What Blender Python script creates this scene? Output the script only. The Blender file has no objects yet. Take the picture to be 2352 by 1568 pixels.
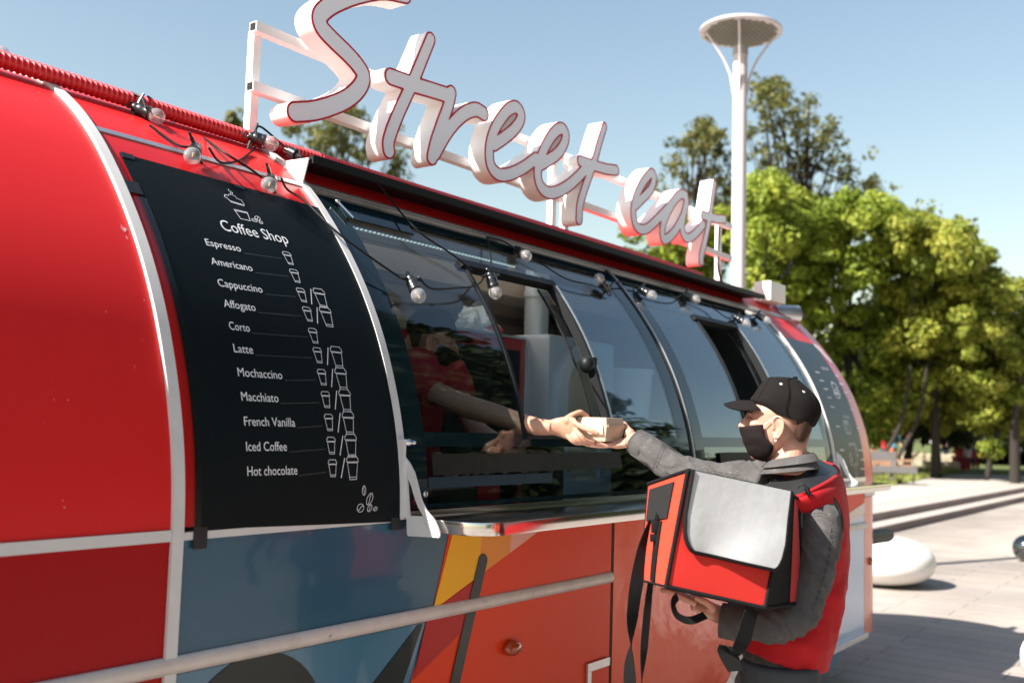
import bpy, bmesh, math, random
import numpy as np
from mathutils import Vector, Matrix

scene = bpy.context.scene
COL = scene.collection
R_ = math.radians

# ------------------------------------------------------------------ camera
F_PX, CX, CY = 2287.0, 1176.0, 784.0          # lens in pixels of a 2352 x 1568 frame
YAW, PITCH, ROLL = R_(36.7), R_(4.8), R_(-1.7)
CAM = np.array([0.0, 0.0, 1.55])
_fw = np.array([math.cos(YAW)*math.cos(PITCH), math.sin(YAW)*math.cos(PITCH), math.sin(PITCH)])
_r0 = np.array([math.sin(YAW), -math.cos(YAW), 0.0])
_u0 = np.cross(_r0, _fw)
RT = _r0*math.cos(ROLL) - _u0*math.sin(ROLL)
UP = _u0*math.cos(ROLL) + _r0*math.sin(ROLL)
FW = _fw
cd = bpy.data.cameras.new("camera")
cam = bpy.data.objects.new("camera", cd)
COL.objects.link(cam)
M = Matrix(((RT[0], UP[0], -FW[0], CAM[0]), (RT[1], UP[1], -FW[1], CAM[1]), (RT[2], UP[2], -FW[2], CAM[2]), (0, 0, 0, 1)))
cam.matrix_world = M
cd.sensor_width = 36.0
cd.sensor_fit = 'HORIZONTAL'
cd.lens = 36.0*F_PX/2352.0
cd.clip_start = 0.05
cd.clip_end = 900.0
cd.dof.use_dof = True
cd.dof.focus_distance = 3.15
cd.dof.aperture_fstop = 2.6
scene.camera = cam

# ------------------------------------------------------------------ sky, sun, exposure
SUN = Vector((-1.03, 0.41, 1.0)).normalized()   # towards the sun
elev = math.asin(SUN.z)
az = math.atan2(SUN.x, SUN.y)                   # clockwise from +Y
w = bpy.data.worlds.new("World")
scene.world = w
w.use_nodes = True
nt = w.node_tree
sky = nt.nodes.new("ShaderNodeTexSky")
sky.sky_type = 'NISHITA'
sky.sun_disc = False
sky.sun_elevation = elev
sky.sun_rotation = az
sky.air_density = 1.6
sky.dust_density = 1.0
sky.ozone_density = 0.0
bg = nt.nodes["Background"]
nt.links.new(sky.outputs[0], bg.inputs[0])
bg.inputs[1].default_value = 0.066
sl = bpy.data.lights.new("sun", 'SUN')
sl.energy = 5.0
sl.angle = R_(0.5)
sl.color = (1.0, 0.945, 0.87)
so = bpy.data.objects.new("sun", sl)
COL.objects.link(so)
so.rotation_euler = (-SUN).to_track_quat('-Z', 'Y').to_euler()
so.location = (-20, 8, 25)
vs = scene.view_settings
vs.view_transform = 'Standard'
vs.look = 'None'
vs.gamma = 1.0
vs.exposure = 1.40
vs.use_curve_mapping = False
scene.cycles.use_denoising = True
scene.cycles.max_bounces = 8
scene.cycles.transparent_max_bounces = 16

rng = random.Random(11)

# ------------------------------------------------------------------ picture -> world helpers
def ray(px, py):
    return FW + RT*(px-CX)/F_PX - UP*(py-CY)/F_PX
def at(px, py, depth):
    return CAM + ray(px, py)*depth
def onplane(px, py, ax, v):
    d = ray(px, py)
    return CAM + d*((v-CAM[ax])/d[ax])

# ------------------------------------------------------------------ mesh helpers
class MB:
    def __init__(s):
        s.v = []; s.f = []; s.m = []; s.sm = []
    def add(s, v, f, mi=0, smooth=True):
        o = len(s.v)
        s.v.extend([tuple(map(float, p)) for p in v])
        for q in f:
            s.f.append(tuple(o+i for i in q)); s.m.append(mi); s.sm.append(smooth)
        return s
    def box(s, c, size, rot=None, mi=0):
        hx, hy, hz = [x/2 for x in size]
        P = np.array([(-hx,-hy,-hz),(hx,-hy,-hz),(hx,hy,-hz),(-hx,hy,-hz),(-hx,-hy,hz),(hx,-hy,hz),(hx,hy,hz),(-hx,hy,hz)])
        if rot is not None: P = P @ np.array(rot).T
        P = P + np.array(c)
        return s.add(P, [(0,3,2,1),(4,5,6,7),(0,1,5,4),(1,2,6,5),(2,3,7,6),(3,0,4,7)], mi, False)
    def bbox(s, lo, hi, mi=0):
        lo = np.array(lo, float); hi = np.array(hi, float)
        return s.box((lo+hi)/2, hi-lo, None, mi)
    def tube(s, pts, rad, n=10, caps=True, mi=0, up=None, flat=1.0, smooth=True, closed=False):
        v, f = tube(pts, rad, n, caps, up, flat, closed)
        return s.add(v, f, mi, smooth)
    def lathe(s, prof, n=24, origin=(0,0,0), axis=(0,0,1), mi=0, smooth=True):
        a = np.array(axis, float); a /= np.linalg.norm(a)
        t = np.array((1,0,0)) if abs(a[0]) < .9 else np.array((0,1,0))
        b = np.cross(a, t); b /= np.linalg.norm(b); c = np.cross(a, b)
        v = []; f = []
        for (r, h) in prof:
            for k in range(n):
                th = 2*math.pi*k/n
                v.append(np.array(origin)+a*h+(b*math.cos(th)+c*math.sin(th))*r)
        for i in range(len(prof)-1):
            for k in range(n):
                k2 = (k+1) % n
                f.append((i*n+k, i*n+k2, (i+1)*n+k2, (i+1)*n+k))
        if prof[0][0] > 1e-6: f.append(tuple(range(n-1, -1, -1)))
        if prof[-1][0] > 1e-6: f.append(tuple((len(prof)-1)*n+k for k in range(n)))
        return s.add(v, f, mi, smooth)
    def ball(s, c, r, n=16, m=10, mi=0, rot=None):
        r = np.array(r if hasattr(r, '__len__') else (r, r, r), float)
        v = []; f = []
        for i in range(m+1):
            ph = math.pi*i/m
            for k in range(n):
                th = 2*math.pi*k/n
                p = np.array((math.sin(ph)*math.cos(th), math.sin(ph)*math.sin(th), math.cos(ph)))*r
                if rot is not None: p = np.array(rot) @ p
                v.append(p+np.array(c))
        for i in range(m):
            for k in range(n):
                k2 = (k+1) % n
                f.append((i*n+k, (i+1)*n+k, (i+1)*n+k2, i*n+k2))
        return s.add(v, f, mi, True)
    def prism(s, poly, ofs, mi=0, smooth=False):
        """closed 3-D polygon pushed along ofs"""
        n = len(poly); P = np.array(poly, float); Q = P+np.array(ofs)
        f = [tuple(range(n-1, -1, -1)), tuple(range(n, 2*n))]
        f += [(i, (i+1) % n, n+(i+1) % n, n+i) for i in range(n)]
        return s.add(np.vstack([P, Q]), f, mi, smooth)
    def build(s, name, mats, parent=None, weld=0.0, bevel=0.0, autosmooth=None):
        me = bpy.data.meshes.new(name)
        me.from_pydata(s.v, [], s.f)
        if not isinstance(mats, (list, tuple)): mats = [mats]
        for m in mats: me.materials.append(m)
        me.polygons.foreach_set("material_index", s.m)
        me.polygons.foreach_set("use_smooth", s.sm)
        bm = bmesh.new(); bm.from_mesh(me)
        if weld: bmesh.ops.remove_doubles(bm, verts=bm.verts, dist=weld)
        if bevel:
            es = [e for e in bm.edges if len(e.link_faces) == 2 and e.calc_face_angle(0) > 0.6]
            bmesh.ops.bevel(bm, geom=es, offset=bevel, segments=2, profile=0.6, affect='EDGES')
        bmesh.ops.recalc_face_normals(bm, faces=bm.faces)
        bm.to_mesh(me); bm.free()
        me.set_sharp_from_angle(angle=R_(42))
        me.update()
        return link(name, me, parent)

def link(name, data, parent=None):
    o = bpy.data.objects.new(name, data)
    COL.objects.link(o)
    if parent is not None:
        o.parent = parent
        o.matrix_parent_inverse = Matrix.Translation(-Vector(parent.location))
    return o
def thing(name, label, cat, loc=(0,0,0), group=None):
    o = bpy.data.objects.new(name, None); COL.objects.link(o)
    o.location = loc
    o.empty_display_size = 0.2
    return tag(o, label, cat, group)
def tag(o, label, cat, group=None):
    o["label"] = label; o["category"] = cat
    if group: o["group"] = group
    return o
def kind(o, k): o["kind"] = k; return o

def frames(pts, up=None, closed=False):
    P = np.array(pts, float); n = len(P)
    T = np.zeros_like(P)
    if closed:
        T = np.roll(P, -1, 0)-np.roll(P, 1, 0)
    else:
        T[1:-1] = P[2:]-P[:-2]; T[0] = P[1]-P[0]; T[-1] = P[-1]-P[-2]
    T /= np.maximum(np.linalg.norm(T, axis=1, keepdims=True), 1e-9)
    if up is None:
        up = np.array((0,0,1.0)) if abs(T[0][2]) < .9 else np.array((1.0,0,0))
    N = np.zeros_like(P); B = np.zeros_like(P)
    u = np.array(up, float)
    for i in range(n):
        b = np.cross(T[i], u)
        if np.linalg.norm(b) < 1e-6: b = np.cross(T[i], (0.3, 0.5, 0.8))
        b /= np.linalg.norm(b)
        nn = np.cross(b, T[i])
        N[i] = nn; B[i] = b
        u = nn
    return P, T, N, B
def tube(pts, rad, n=10, caps=True, up=None, flat=1.0, closed=False):
    P, T, N, B = frames(pts, up, closed)
    m = len(P)
    rad = np.broadcast_to(np.array(rad, float), (m,)) if not (hasattr(rad, '__len__') and np.ndim(rad) == 2) else np.array(rad, float)
    v = []; f = []
    for i in range(m):
        ra, rb = (rad[i], rad[i]*flat) if rad.ndim == 1 else rad[i]
        for k in range(n):
            th = 2*math.pi*k/n
            v.append(P[i]+B[i]*math.cos(th)*ra+N[i]*math.sin(th)*rb)
    for i in range(m-1+(1 if closed else 0)):
        j = (i+1) % m
        for k in range(n):
            k2 = (k+1) % n
            f.append((i*n+k, i*n+k2, j*n+k2, j*n+k))
    if caps and not closed:
        f.append(tuple(range(n-1, -1, -1))); f.append(tuple((m-1)*n+k for k in range(n)))
    return v, f
def spline(pts, k=6, closed=False):
    """Catmull-Rom through rows of pts (any dimension)"""
    P = np.array(pts, float); n = len(P)
    out = []
    rngi = range(n if closed else n-1)
    for i in rngi:
        if closed:
            a, b, c, d = P[(i-1) % n], P[i], P[(i+1) % n], P[(i+2) % n]
        else:
            a = P[i-1] if i > 0 else 2*P[0]-P[1]
            b, c = P[i], P[i+1]
            d = P[i+2] if i+2 < n else 2*P[-1]-P[-2]
        for t in np.linspace(0, 1, k, endpoint=False):
            out.append(0.5*((2*b)+(-a+c)*t+(2*a-5*b+4*c-d)*t*t+(-a+3*b-3*c+d)*t**3))
    if not closed: out.append(P[-1])
    return np.array(out)
def remesh(mb, name, mats, parent=None, voxel=0.004, smooth=6, factor=0.5, disp=None):
    """union of overlapping closed shapes -> ONE continuous skin"""
    me = bpy.data.meshes.new(name+"_src")
    me.from_pydata(mb.v, [], mb.f)
    bm = bmesh.new(); bm.from_mesh(me); bmesh.ops.recalc_face_normals(bm, faces=bm.faces); bm.to_mesh(me); bm.free()
    o = bpy.data.objects.new(name+"_src", me); COL.objects.link(o)
    md = o.modifiers.new("r", 'REMESH'); md.mode = 'VOXEL'; md.voxel_size = voxel; md.adaptivity = 0
    s = o.modifiers.new("s", 'SMOOTH'); s.iterations = smooth; s.factor = factor
    dg = bpy.context.evaluated_depsgraph_get()
    out = bpy.data.meshes.new_from_object(o.evaluated_get(dg))
    bpy.data.objects.remove(o); bpy.data.meshes.remove(me)
    out.name = name
    if disp is not None:
        n = len(out.vertices)
        co = np.empty(n*3, np.float32); no = np.empty(n*3, np.float32)
        out.vertices.foreach_get("co", co); out.vertex_normals.foreach_get("vector", no)
        co = co.reshape(-1, 3); no = no.reshape(-1, 3)
        co = disp(co.astype(float), no.astype(float))
        out.vertices.foreach_set("co", co.astype(np.float32).ravel())
        out.update()
    out.materials.clear()
    for m in (mats if isinstance(mats, (list, tuple)) else [mats]): out.materials.append(m)
    out.polygons.foreach_set("use_smooth", [True]*len(out.polygons))
    return link(name, out, parent)

# ------------------------------------------------------------------ material helpers
def mat(name, col, rough=0.5, metal=0.0, spec=0.5, coat=0.0, coat_rough=0.03, noise=None, bump=None, sheen=0.0, sub=0.0, stain=None):
    """noise=(scale, amount, second colour)  bump=(scale, strength, distance)  stain=(scale, lo, hi, colour)"""
    m = bpy.data.materials.new(name); m.use_nodes = True
    n = m.node_tree.nodes; l = m.node_tree.links
    b = n["Principled BSDF"]
    b.inputs["Base Color"].default_value = (*col, 1)
    b.inputs["Roughness"].default_value = rough
    b.inputs["Metallic"].default_value = metal
    b.inputs["Specular IOR Level"].default_value = spec
    b.inputs["Coat Weight"].default_value = coat
    b.inputs["Coat Roughness"].default_value = coat_rough
    if sheen:
        b.inputs["Sheen Weight"].default_value = sheen
    if sub:
        b.inputs["Subsurface Weight"].default_value = sub
        b.inputs["Subsurface Radius"].default_value = (0.012, 0.005, 0.003)
        b.inputs["Subsurface Scale"].default_value = 0.6
    tc = n.new("ShaderNodeTexCoord")
    src = None
    if noise:
        nz = n.new("ShaderNodeTexNoise"); nz.inputs["Scale"].default_value = noise[0]; nz.inputs["Detail"].default_value = 6
        l.new(tc.outputs["Object"], nz.inputs["Vector"])
        rp = n.new("ShaderNodeMapRange"); rp.inputs[1].default_value = 0.3; rp.inputs[2].default_value = 0.7
        rp.inputs[3].default_value = 0; rp.inputs[4].default_value = noise[1]
        l.new(nz.outputs["Fac"], rp.inputs[0])
        mx = n.new("ShaderNodeMix"); mx.data_type = 'RGBA'
        mx.inputs[6].default_value = (*col, 1); mx.inputs[7].default_value = (*noise[2], 1)
        l.new(rp.outputs[0], mx.inputs[0])
        l.new(mx.outputs[2], b.inputs["Base Color"]); src = mx.outputs[2]
    if stain:
        nz = n.new("ShaderNodeTexNoise"); nz.inputs["Scale"].default_value = stain[0]; nz.inputs["Detail"].default_value = 8
        nz.inputs["Roughness"].default_value = 0.65
        l.new(tc.outputs["Object"], nz.inputs["Vector"])
        rp = n.new("ShaderNodeMapRange"); rp.inputs[1].default_value = stain[1]; rp.inputs[2].default_value = stain[2]
        l.new(nz.outputs["Fac"], rp.inputs[0])
        mx = n.new("ShaderNodeMix"); mx.data_type = 'RGBA'
        if src: l.new(src, mx.inputs[6])
        else: mx.inputs[6].default_value = (*col, 1)
        mx.inputs[7].default_value = (*stain[3], 1)
        l.new(rp.outputs[0], mx.inputs[0]); l.new(mx.outputs[2], b.inputs["Base Color"])
    if bump:
        nz = n.new("ShaderNodeTexNoise"); nz.inputs["Scale"].default_value = bump[0]; nz.inputs["Detail"].default_value = 4
        l.new(tc.outputs["Object"], nz.inputs["Vector"])
        bp = n.new("ShaderNodeBump"); bp.inputs["Strength"].default_value = bump[1]; bp.inputs["Distance"].default_value = bump[2]
        l.new(nz.outputs["Fac"], bp.inputs["Height"]); l.new(bp.outputs[0], b.inputs["Normal"])
        if coat: l.new(bp.outputs[0], b.inputs["Coat Normal"])
    return m
def glass(name, tint=(0.5,0.65,0.68), ior=1.5, rough=0.0, extra=0.0):
    """thin pane: tinted see-through plus fresnel reflection"""
    m = bpy.data.materials.new(name); m.use_nodes = True
    n = m.node_tree.nodes; l = m.node_tree.links
    n.remove(n["Principled BSDF"])
    out = n["Material Output"]
    tr = n.new("ShaderNodeBsdfTransparent"); tr.inputs[0].default_value = (*tint, 1)
    gl = n.new("ShaderNodeBsdfGlossy"); gl.inputs["Roughness"].default_value = rough
    fr = n.new("ShaderNodeFresnel"); fr.inputs[0].default_value = ior
    ge = n.new("ShaderNodeNewGeometry")
    mr = n.new("ShaderNodeMapRange"); mr.inputs[3].default_value = ior; mr.inputs[4].default_value = 1/ior
    l.new(ge.outputs["Backfacing"], mr.inputs[0]); l.new(mr.outputs[0], fr.inputs[0])
    ad = n.new("ShaderNodeMath"); ad.operation = 'ADD'; ad.use_clamp = True; ad.inputs[1].default_value = extra
    l.new(fr.outputs[0], ad.inputs[0])
    mx = n.new("ShaderNodeMixShader")
    l.new(ad.outputs[0], mx.inputs[0]); l.new(tr.outputs[0], mx.inputs[1]); l.new(gl.outputs[0], mx.inputs[2])
    l.new(mx.outputs[0], out.inputs[0])
    return m
def emis(name, col, s):
    m = bpy.data.materials.new(name); m.use_nodes = True
    b = m.node_tree.nodes["Principled BSDF"]
    b.inputs["Base Color"].default_value = (*col, 1)
    b.inputs["Emission Color"].default_value = (*col, 1); b.inputs["Emission Strength"].default_value = s
    return m
# ================================================================== THE TRAILER
# materials
RED   = mat("red_paint", (0.66, 0.019, 0.019), 0.38, spec=0.25, coat=0.04, coat_rough=0.15, noise=(2.2, 0.35, (0.58, 0.014, 0.015)), bump=(3.0, 0.06, 0.01), stain=(55, 0.74, 0.80, (0.75, 0.35, 0.3)))
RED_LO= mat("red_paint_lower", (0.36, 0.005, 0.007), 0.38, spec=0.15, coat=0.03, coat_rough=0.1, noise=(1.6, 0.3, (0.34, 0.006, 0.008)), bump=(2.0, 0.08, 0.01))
REDIN = mat("red_backing", (0.55, 0.012, 0.013), 0.3, spec=0.3, coat=0.1, coat_rough=0.06, bump=(14, 0.12, 0.004), noise=(9, 0.3, (0.45, 0.01, 0.012)))
PINK  = mat("end_band_red", (0.72, 0.035, 0.045), 0.3, coat=0.25, coat_rough=0.05)
CORAL = mat("coral_trim", (0.72, 0.16, 0.09), 0.3, coat=0.4)
WHITE = mat("white_trim", (0.64, 0.62, 0.61), 0.4, coat=0.1, noise=(18, 0.5, (0.56, 0.54, 0.52)), stain=(40, 0.66, 0.75, (0.25, 0.22, 0.2)))
ALU   = mat("aluminium", (0.62, 0.62, 0.63), 0.35, metal=0.85, noise=(30, 0.4, (0.45, 0.45, 0.46)))
STRIPM= mat("strip_aluminium", (0.66, 0.60, 0.56), 0.45, metal=0.2, noise=(22, 0.5, (0.5, 0.43, 0.39)), stain=(30, 0.64, 0.72, (0.2, 0.16, 0.14)))
STEEL = mat("stainless", (0.72, 0.70, 0.67), 0.16, metal=1.0, noise=(12, 0.3, (0.6, 0.58, 0.56)))
BLACKR= mat("black_rubber", (0.007, 0.008, 0.009), 0.5, spec=.25)
BLACKG= mat("black_gloss", (0.006, 0.016, 0.02), 0.05, coat=0.0, spec=0.5)
BLUE  = mat("print_blue", (0.022, 0.085, 0.140), 0.22, spec=.3, coat=0.35, coat_rough=0.05, noise=(1.5, 0.5, (0.03, 0.10, 0.16)), bump=(1.6, 0.10, 0.02))
BLUE2 = mat("print_blue_light", (0.045, 0.15, 0.235), 0.25, coat=0.6, coat_rough=0.05, bump=(1.6, 0.10, 0.02))
DARKP = mat("print_dark", (0.008, 0.013, 0.012), 0.3, spec=.3, coat=0.25, coat_rough=0.05, bump=(1.6, 0.10, 0.02))
YEL   = mat("print_yellow", (0.86, 0.43, 0.014), 0.4, spec=.2, coat=0.06, coat_rough=0.05)
TAN   = mat("print_tan", (0.78, 0.29, 0.045), 0.4, spec=.2, coat=0.06, coat_rough=0.05)
SALM  = mat("print_salmon", (0.72, 0.31, 0.20), 0.3, coat=0.5, coat_rough=0.05)
ORAN  = mat("print_orange", (0.72, 0.052, 0.013), 0.32, spec=.12, coat=0.06, coat_rough=0.04, noise=(1.2, 0.4, (0.76, 0.060, 0.016)), bump=(2.5, 0.10, 0.015))
ORAN2 = mat("print_orange_wrinkled", (0.80, 0.078, 0.016), 0.26, spec=.2, coat=0.15, coat_rough=0.03, bump=(4, 0.35, 0.03), noise=(2.2, 0.4, (0.78, 0.08, 0.02)))
CRIM  = mat("print_crimson", (0.42, 0.014, 0.012), 0.35, spec=.2, coat=0.1, coat_rough=0.05)
LBLUE = mat("print_pale_blue", (0.33, 0.46, 0.66), 0.25, coat=0.6, coat_rough=0.05, bump=(1.6, 0.08, 0.02))
BEIGE = mat("print_beige", (0.62, 0.48, 0.44), 0.3, coat=0.5)
INNER = mat("inner_lining", (0.46, 0.39, 0.32), 0.5, noise=(3, 0.4, (0.36, 0.30, 0.25)))
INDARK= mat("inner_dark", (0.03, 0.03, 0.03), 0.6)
PANE  = glass("pane_glass", (0.78, 0.845, 0.86), 1.5, 0.0, 0.01)
PANE2 = glass("pane_glass_far", (0.68, 0.79, 0.84), 1.55, 0.0, 0.07)
CLEARG= glass("clear_glass", (0.85, 0.9, 0.9), 1.45, 0.0, 0.0)

_dz = [0,.1,.2,.3,.4,.5,.6,.7,.8,.9,1.0,1.1,1.19,1.245,1.268,1.275]
_dy = [0,.006,.02,.043,.074,.112,.160,.218,.287,.366,.457,.572,.715,.87,1.0,1.1]
_half = [(2.0, z) for z in (0.30,0.45,0.6,0.75,0.9,1.05,1.18,1.24)] + [(2.0+b, 1.28+a) for a, b in zip(_dz, _dy)]
_hs = spline(_half, 8)
_hs[:, 0] = np.maximum(_hs[:, 0], 2.0)
YMID = 3.1
_full = np.vstack([_hs, np.array([(2*YMID-y, z) for y, z in _hs[::-1][1:]])])
_d = np.diff(_full, axis=0); _L = np.concatenate([[0], np.cumsum(np.hypot(_d[:, 0], _d[:, 1]))])
LTOT = _L[-1]
def prof(s):
    y = np.interp(s, _L, _full[:, 0]); z = np.interp(s, _L, _full[:, 1])
    e = 0.02
    a = max(s-e, 0); b = min(s+e, LTOT)
    ty = np.interp(b, _L, _full[:, 0])-np.interp(a, _L, _full[:, 0]); tz = np.interp(b, _L, _full[:, 1])-np.interp(a, _L, _full[:, 1])
    q = math.hypot(ty, tz)
    return y, z, -tz/q, ty/q          # outward normal
_half_n = len(_hs)
def s_of_z(z): return float(np.interp(z, _hs[:, 1], _L[:_half_n]))
def y_of_z(z): return float(np.interp(z, _hs[:, 1], _hs[:, 0]))
def skin_pt(X, s, off=0.0):
    y, z, ny, nz = prof(s)
    return (X, y+ny*off, z+nz*off)
def hit(px, py, off=0.0):
    """where the line of sight meets the trailer's side (lifted by off)"""
    d = ray(px, py)
    ts = np.linspace(1.2, 12, 6000)
    P = CAM + ts[:, None]*d
    g = P[:, 1]-(np.interp(np.clip(P[:, 2], .3, 2.554), _hs[:, 1], _hs[:, 0])-off)
    k = int(np.argmax(g >= 0))
    return P[k]
def slab(mb, X0, X1, s0, s1, off=0.0, th=0.02, nx=2, ds=0.03, mi=0):
    """a curved board of real thickness following the trailer's section"""
    ns = max(2, int(abs(s1-s0)/ds)+1)
    ss = np.linspace(s0, s1, ns); xs = np.linspace(X0, X1, nx)
    v = []
    for o in (off, off-th):
        for s in ss:
            for x in xs: v.append(skin_pt(x, s, o))
    N = ns*nx
    f = []
    for i in range(ns-1):
        for j in range(nx-1):
            a = i*nx+j
            f.append((a, a+1, a+nx+1, a+nx)); f.append((N+a, N+a+nx, N+a+nx+1, N+a+1))
    for i in range(ns-1):
        for j in (0, nx-1):
            a = i*nx+j
            f.append((a, a+nx, N+a+nx, N+a))
    for j in range(nx-1):
        for i in (0, ns-1):
            a = i*nx+j
            f.append((a, N+a, N+a+1, a+1))
    return mb.add(v, f, mi, True)
def zslab(mb, X0, X1, z0, z1, **k): return slab(mb, X0, X1, s_of_z(z0), s_of_z(z1), **k)
def part(name, m, parent, fn, **k):
    mb = MB(); fn(mb); return mb.build(name, m, parent, **k)

XL, X1, X2, XR = -1.7, 1.395, 6.48, 6.66
trailer = thing("food_trailer", "large red curved food trailer with dark windows, steel counter and printed lower side", "food trailer", (2.5, 3.1, 0))
T = trailer
S_ROOF0 = s_of_z(2.322); S_BACK0 = LTOT-s_of_z(2.322)
part("side_panel", RED, T, lambda b: slab(b, XL, X1, s_of_z(1.288), LTOT-s_of_z(1.288), th=.03, nx=2, ds=.025))
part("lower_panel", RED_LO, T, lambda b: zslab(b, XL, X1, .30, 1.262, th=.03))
SH0, SH1 = float(np.interp(2.80, _hs[:, 0], _L[:_half_n])), LTOT-float(np.interp(2.80, _hs[:, 0], _L[:_half_n]))   # roof gap between these, added to light the interior
def roof(b):
    slab(b, X1+.03, 2.35, S_ROOF0, S_BACK0, th=.03, ds=.025); slab(b, 4.45, X2, S_ROOF0, S_BACK0, th=.03, ds=.025)
    slab(b, 2.35, 4.45, S_ROOF0, SH0, th=.03, ds=.025); slab(b, 2.35, 4.45, SH1, S_BACK0, th=.03, ds=.025)
part("roof", RED, T, roof, weld=.0005)
_fillmat = bpy.data.materials.new("added_daylight_diffuser"); _fillmat.use_nodes = True
_q = _fillmat.node_tree.nodes.new("ShaderNodeBsdfTranslucent"); _q.inputs[0].default_value = (.75, .74, .70, 1)
_fillmat.node_tree.links.new(_q.outputs[0], _fillmat.node_tree.nodes["Material Output"].inputs[0])
part("daylight_fill", _fillmat, T, lambda b: slab(b, 2.352, 4.448, SH0+.002, SH1-.002, off=-.004, th=.0002, ds=.03))  # unseen translucent panel added to spread daylight inside
part("back_wall", INNER, T, lambda b: slab(b, XL, X2, S_BACK0+.003, LTOT, th=.03))
part("menu_backing", REDIN, T, lambda b: zslab(b, X1+.03, 2.155, 1.292, 2.306, th=.03, ds=.02))
# end cap on the right: shoulder that rolls over, then a flat end
def shoulder(b, s0, s1, ds=.03):
    secs = [(X2+.004, 0.0), (6.62, -.002), (6.685, -.008), (6.722, -.028), (6.742, -.065), (6.75, -.13)]
    ns = int((s1-s0)/ds)+1; ss = np.linspace(s0, s1, ns)
    v = []; f = []
    for x, o in secs:
        for s in ss: v.append(skin_pt(x, s, o))
    for i in range(len(secs)-1):
        for j in range(ns-1):
            a = i*ns+j; f.append((a, a+ns, a+ns+1, a+1))
    b.add(v, f)
    return b
part("end_band", PINK, T, lambda b: shoulder(b, s_of_z(1.20), LTOT-s_of_z(1.20)))
part("corner_post", CORAL, T, lambda b: shoulder(b, s_of_z(.30), s_of_z(1.16)))
part("corner_post", CORAL, T, lambda b: shoulder(b, LTOT-s_of_z(1.16), LTOT))
part("end_collar", ALU, T, lambda b: zslab(b, X2-.004, 6.68, 1.165, 1.195, off=.006, th=.01))
def endwall(b, X, off):
    ss = np.linspace(0, LTOT, 90)
    P = [skin_pt(X, s, off) for s in ss]
    b.prism(P, (-.03, 0, 0))
part("end_wall", PINK, T, lambda b: endwall(b, 6.745, -.12))
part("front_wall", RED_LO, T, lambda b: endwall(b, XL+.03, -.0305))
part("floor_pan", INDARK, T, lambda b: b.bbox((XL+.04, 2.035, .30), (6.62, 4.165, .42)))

# printed lower side
def flat_poly(b, pts, y, th=.002):
    b.prism([(x, y, z) for x, z in pts], (0, th, 0))
part("printed_panel", BLUE, T, lambda b: zslab(b, X1+.03, 3.362, .30, 1.262, th=.03))
part("orange_door", ORAN2, T, lambda b: zslab(b, 3.375, 5.0, .30, 1.262, off=.006, th=.03))
part("pale_panel", LBLUE, T, lambda b: zslab(b, 5.004, X2, .30, 1.262, th=.03))
Y0 = 1.9975
def gpart(name, m, pts, lvl=0): part(name, m, T, lambda b: flat_poly(b, pts, Y0-.0025*lvl))
gpart("print_light_blue", BLUE2, [(1.43,.32),(2.02,.32),(2.29,.958),(1.43,.958)])
circ = [(1.66+.235*math.cos(a), .735+.235*math.sin(a)) for a in np.linspace(0, 2*math.pi, 48, endpoint=False)]
gpart("print_disc", DARKP, circ, 1)
gpart("print_wedge", DARKP, [(1.78,.60),(2.10,.60),(2.275,.955),(2.255,.955)], 1)
gpart("print_orange", ORAN, [(2.322,.985),(2.02,.32),(3.36,.32),(3.36,1.262),(2.40,1.262)])
gpart("print_yellow", YEL, [(2.418,1.262),(2.322,.990),(2.53,1.066),(2.556,1.262)], 1)
gpart("print_tan", TAN, [(2.5562,1.262),(2.5302,1.066),(2.70,1.128),(2.712,1.262)], 1)
gpart("print_salmon", SALM, [(2.7122,1.262),(2.7002,1.128),(2.845,1.181),(3.06,1.262)], 1)
gpart("print_crimson", CRIM, [(2.323,.988),(2.29,.958),(2.245,.80),(2.51,.93),(2.535,1.064)], 1)
def capsule(a, c, r, n=10):
    a = np.array(a); c = np.array(c); d = (c-a)/np.linalg.norm(c-a); t0 = math.atan2(d[1], d[0])
    return [tuple(c+r*np.array((math.cos(t0+t), math.sin(t0+t)))) for t in np.linspace(-math.pi/2, math.pi/2, n)] + \
           [tuple(a+r*np.array((math.cos(t0+t), math.sin(t0+t)))) for t in np.linspace(math.pi/2, 1.5*math.pi, n)]
gpart("print_slot", DARKP, capsule((2.30,.36), (2.553,1.115), .023), 2)
gpart("print_coral_wedge", ORAN, [(5.95,1.262),(6.478,1.262),(6.478,1.13),(5.95,1.0)])
gpart("print_beige_band", BEIGE, [(5.72,1.0),(6.478,1.128),(6.478,1.06),(5.72,.94)], 1)
gpart("skirt_blue", BLUE2, [(5.05,.20),(5.9,.20),(6.1,.285),(5.05,.285)])
# trims
part("arch_trim", WHITE, T, lambda b: slab(b, X1, X1+.03, 0.0, LTOT, off=.010, th=.03, ds=.02))
part("arch_trim", WHITE, T, lambda b: slab(b, 2.155, 2.183, s_of_z(1.268), LTOT-s_of_z(1.268), off=.010, th=.03, ds=.02))
part("waist_rail", WHITE, T, lambda b: zslab(b, XL, X1-.001, 1.262, 1.2875, off=.007, th=.03))
part("waist_rail", WHITE, T, lambda b: zslab(b, X1+.031, 2.154, 1.262, 1.280, off=.006, th=.03))
part("waist_rail", STEEL, T, lambda b: zslab(b, 2.184, X2, 1.2625, 1.289, off=.010, th=.03))
part("roof_bead", ALU, T, lambda b: zslab(b, X1+.031, 2.154, 2.307, 2.3215, off=.004, th=.02))
part("roof_bead", ALU, T, lambda b: (zslab(b, 2.184, X2, 2.3125, 2.3215, off=.012, th=.02), zslab(b, 2.184, X2, 2.303, 2.309, off=.008, th=.02)))
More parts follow.
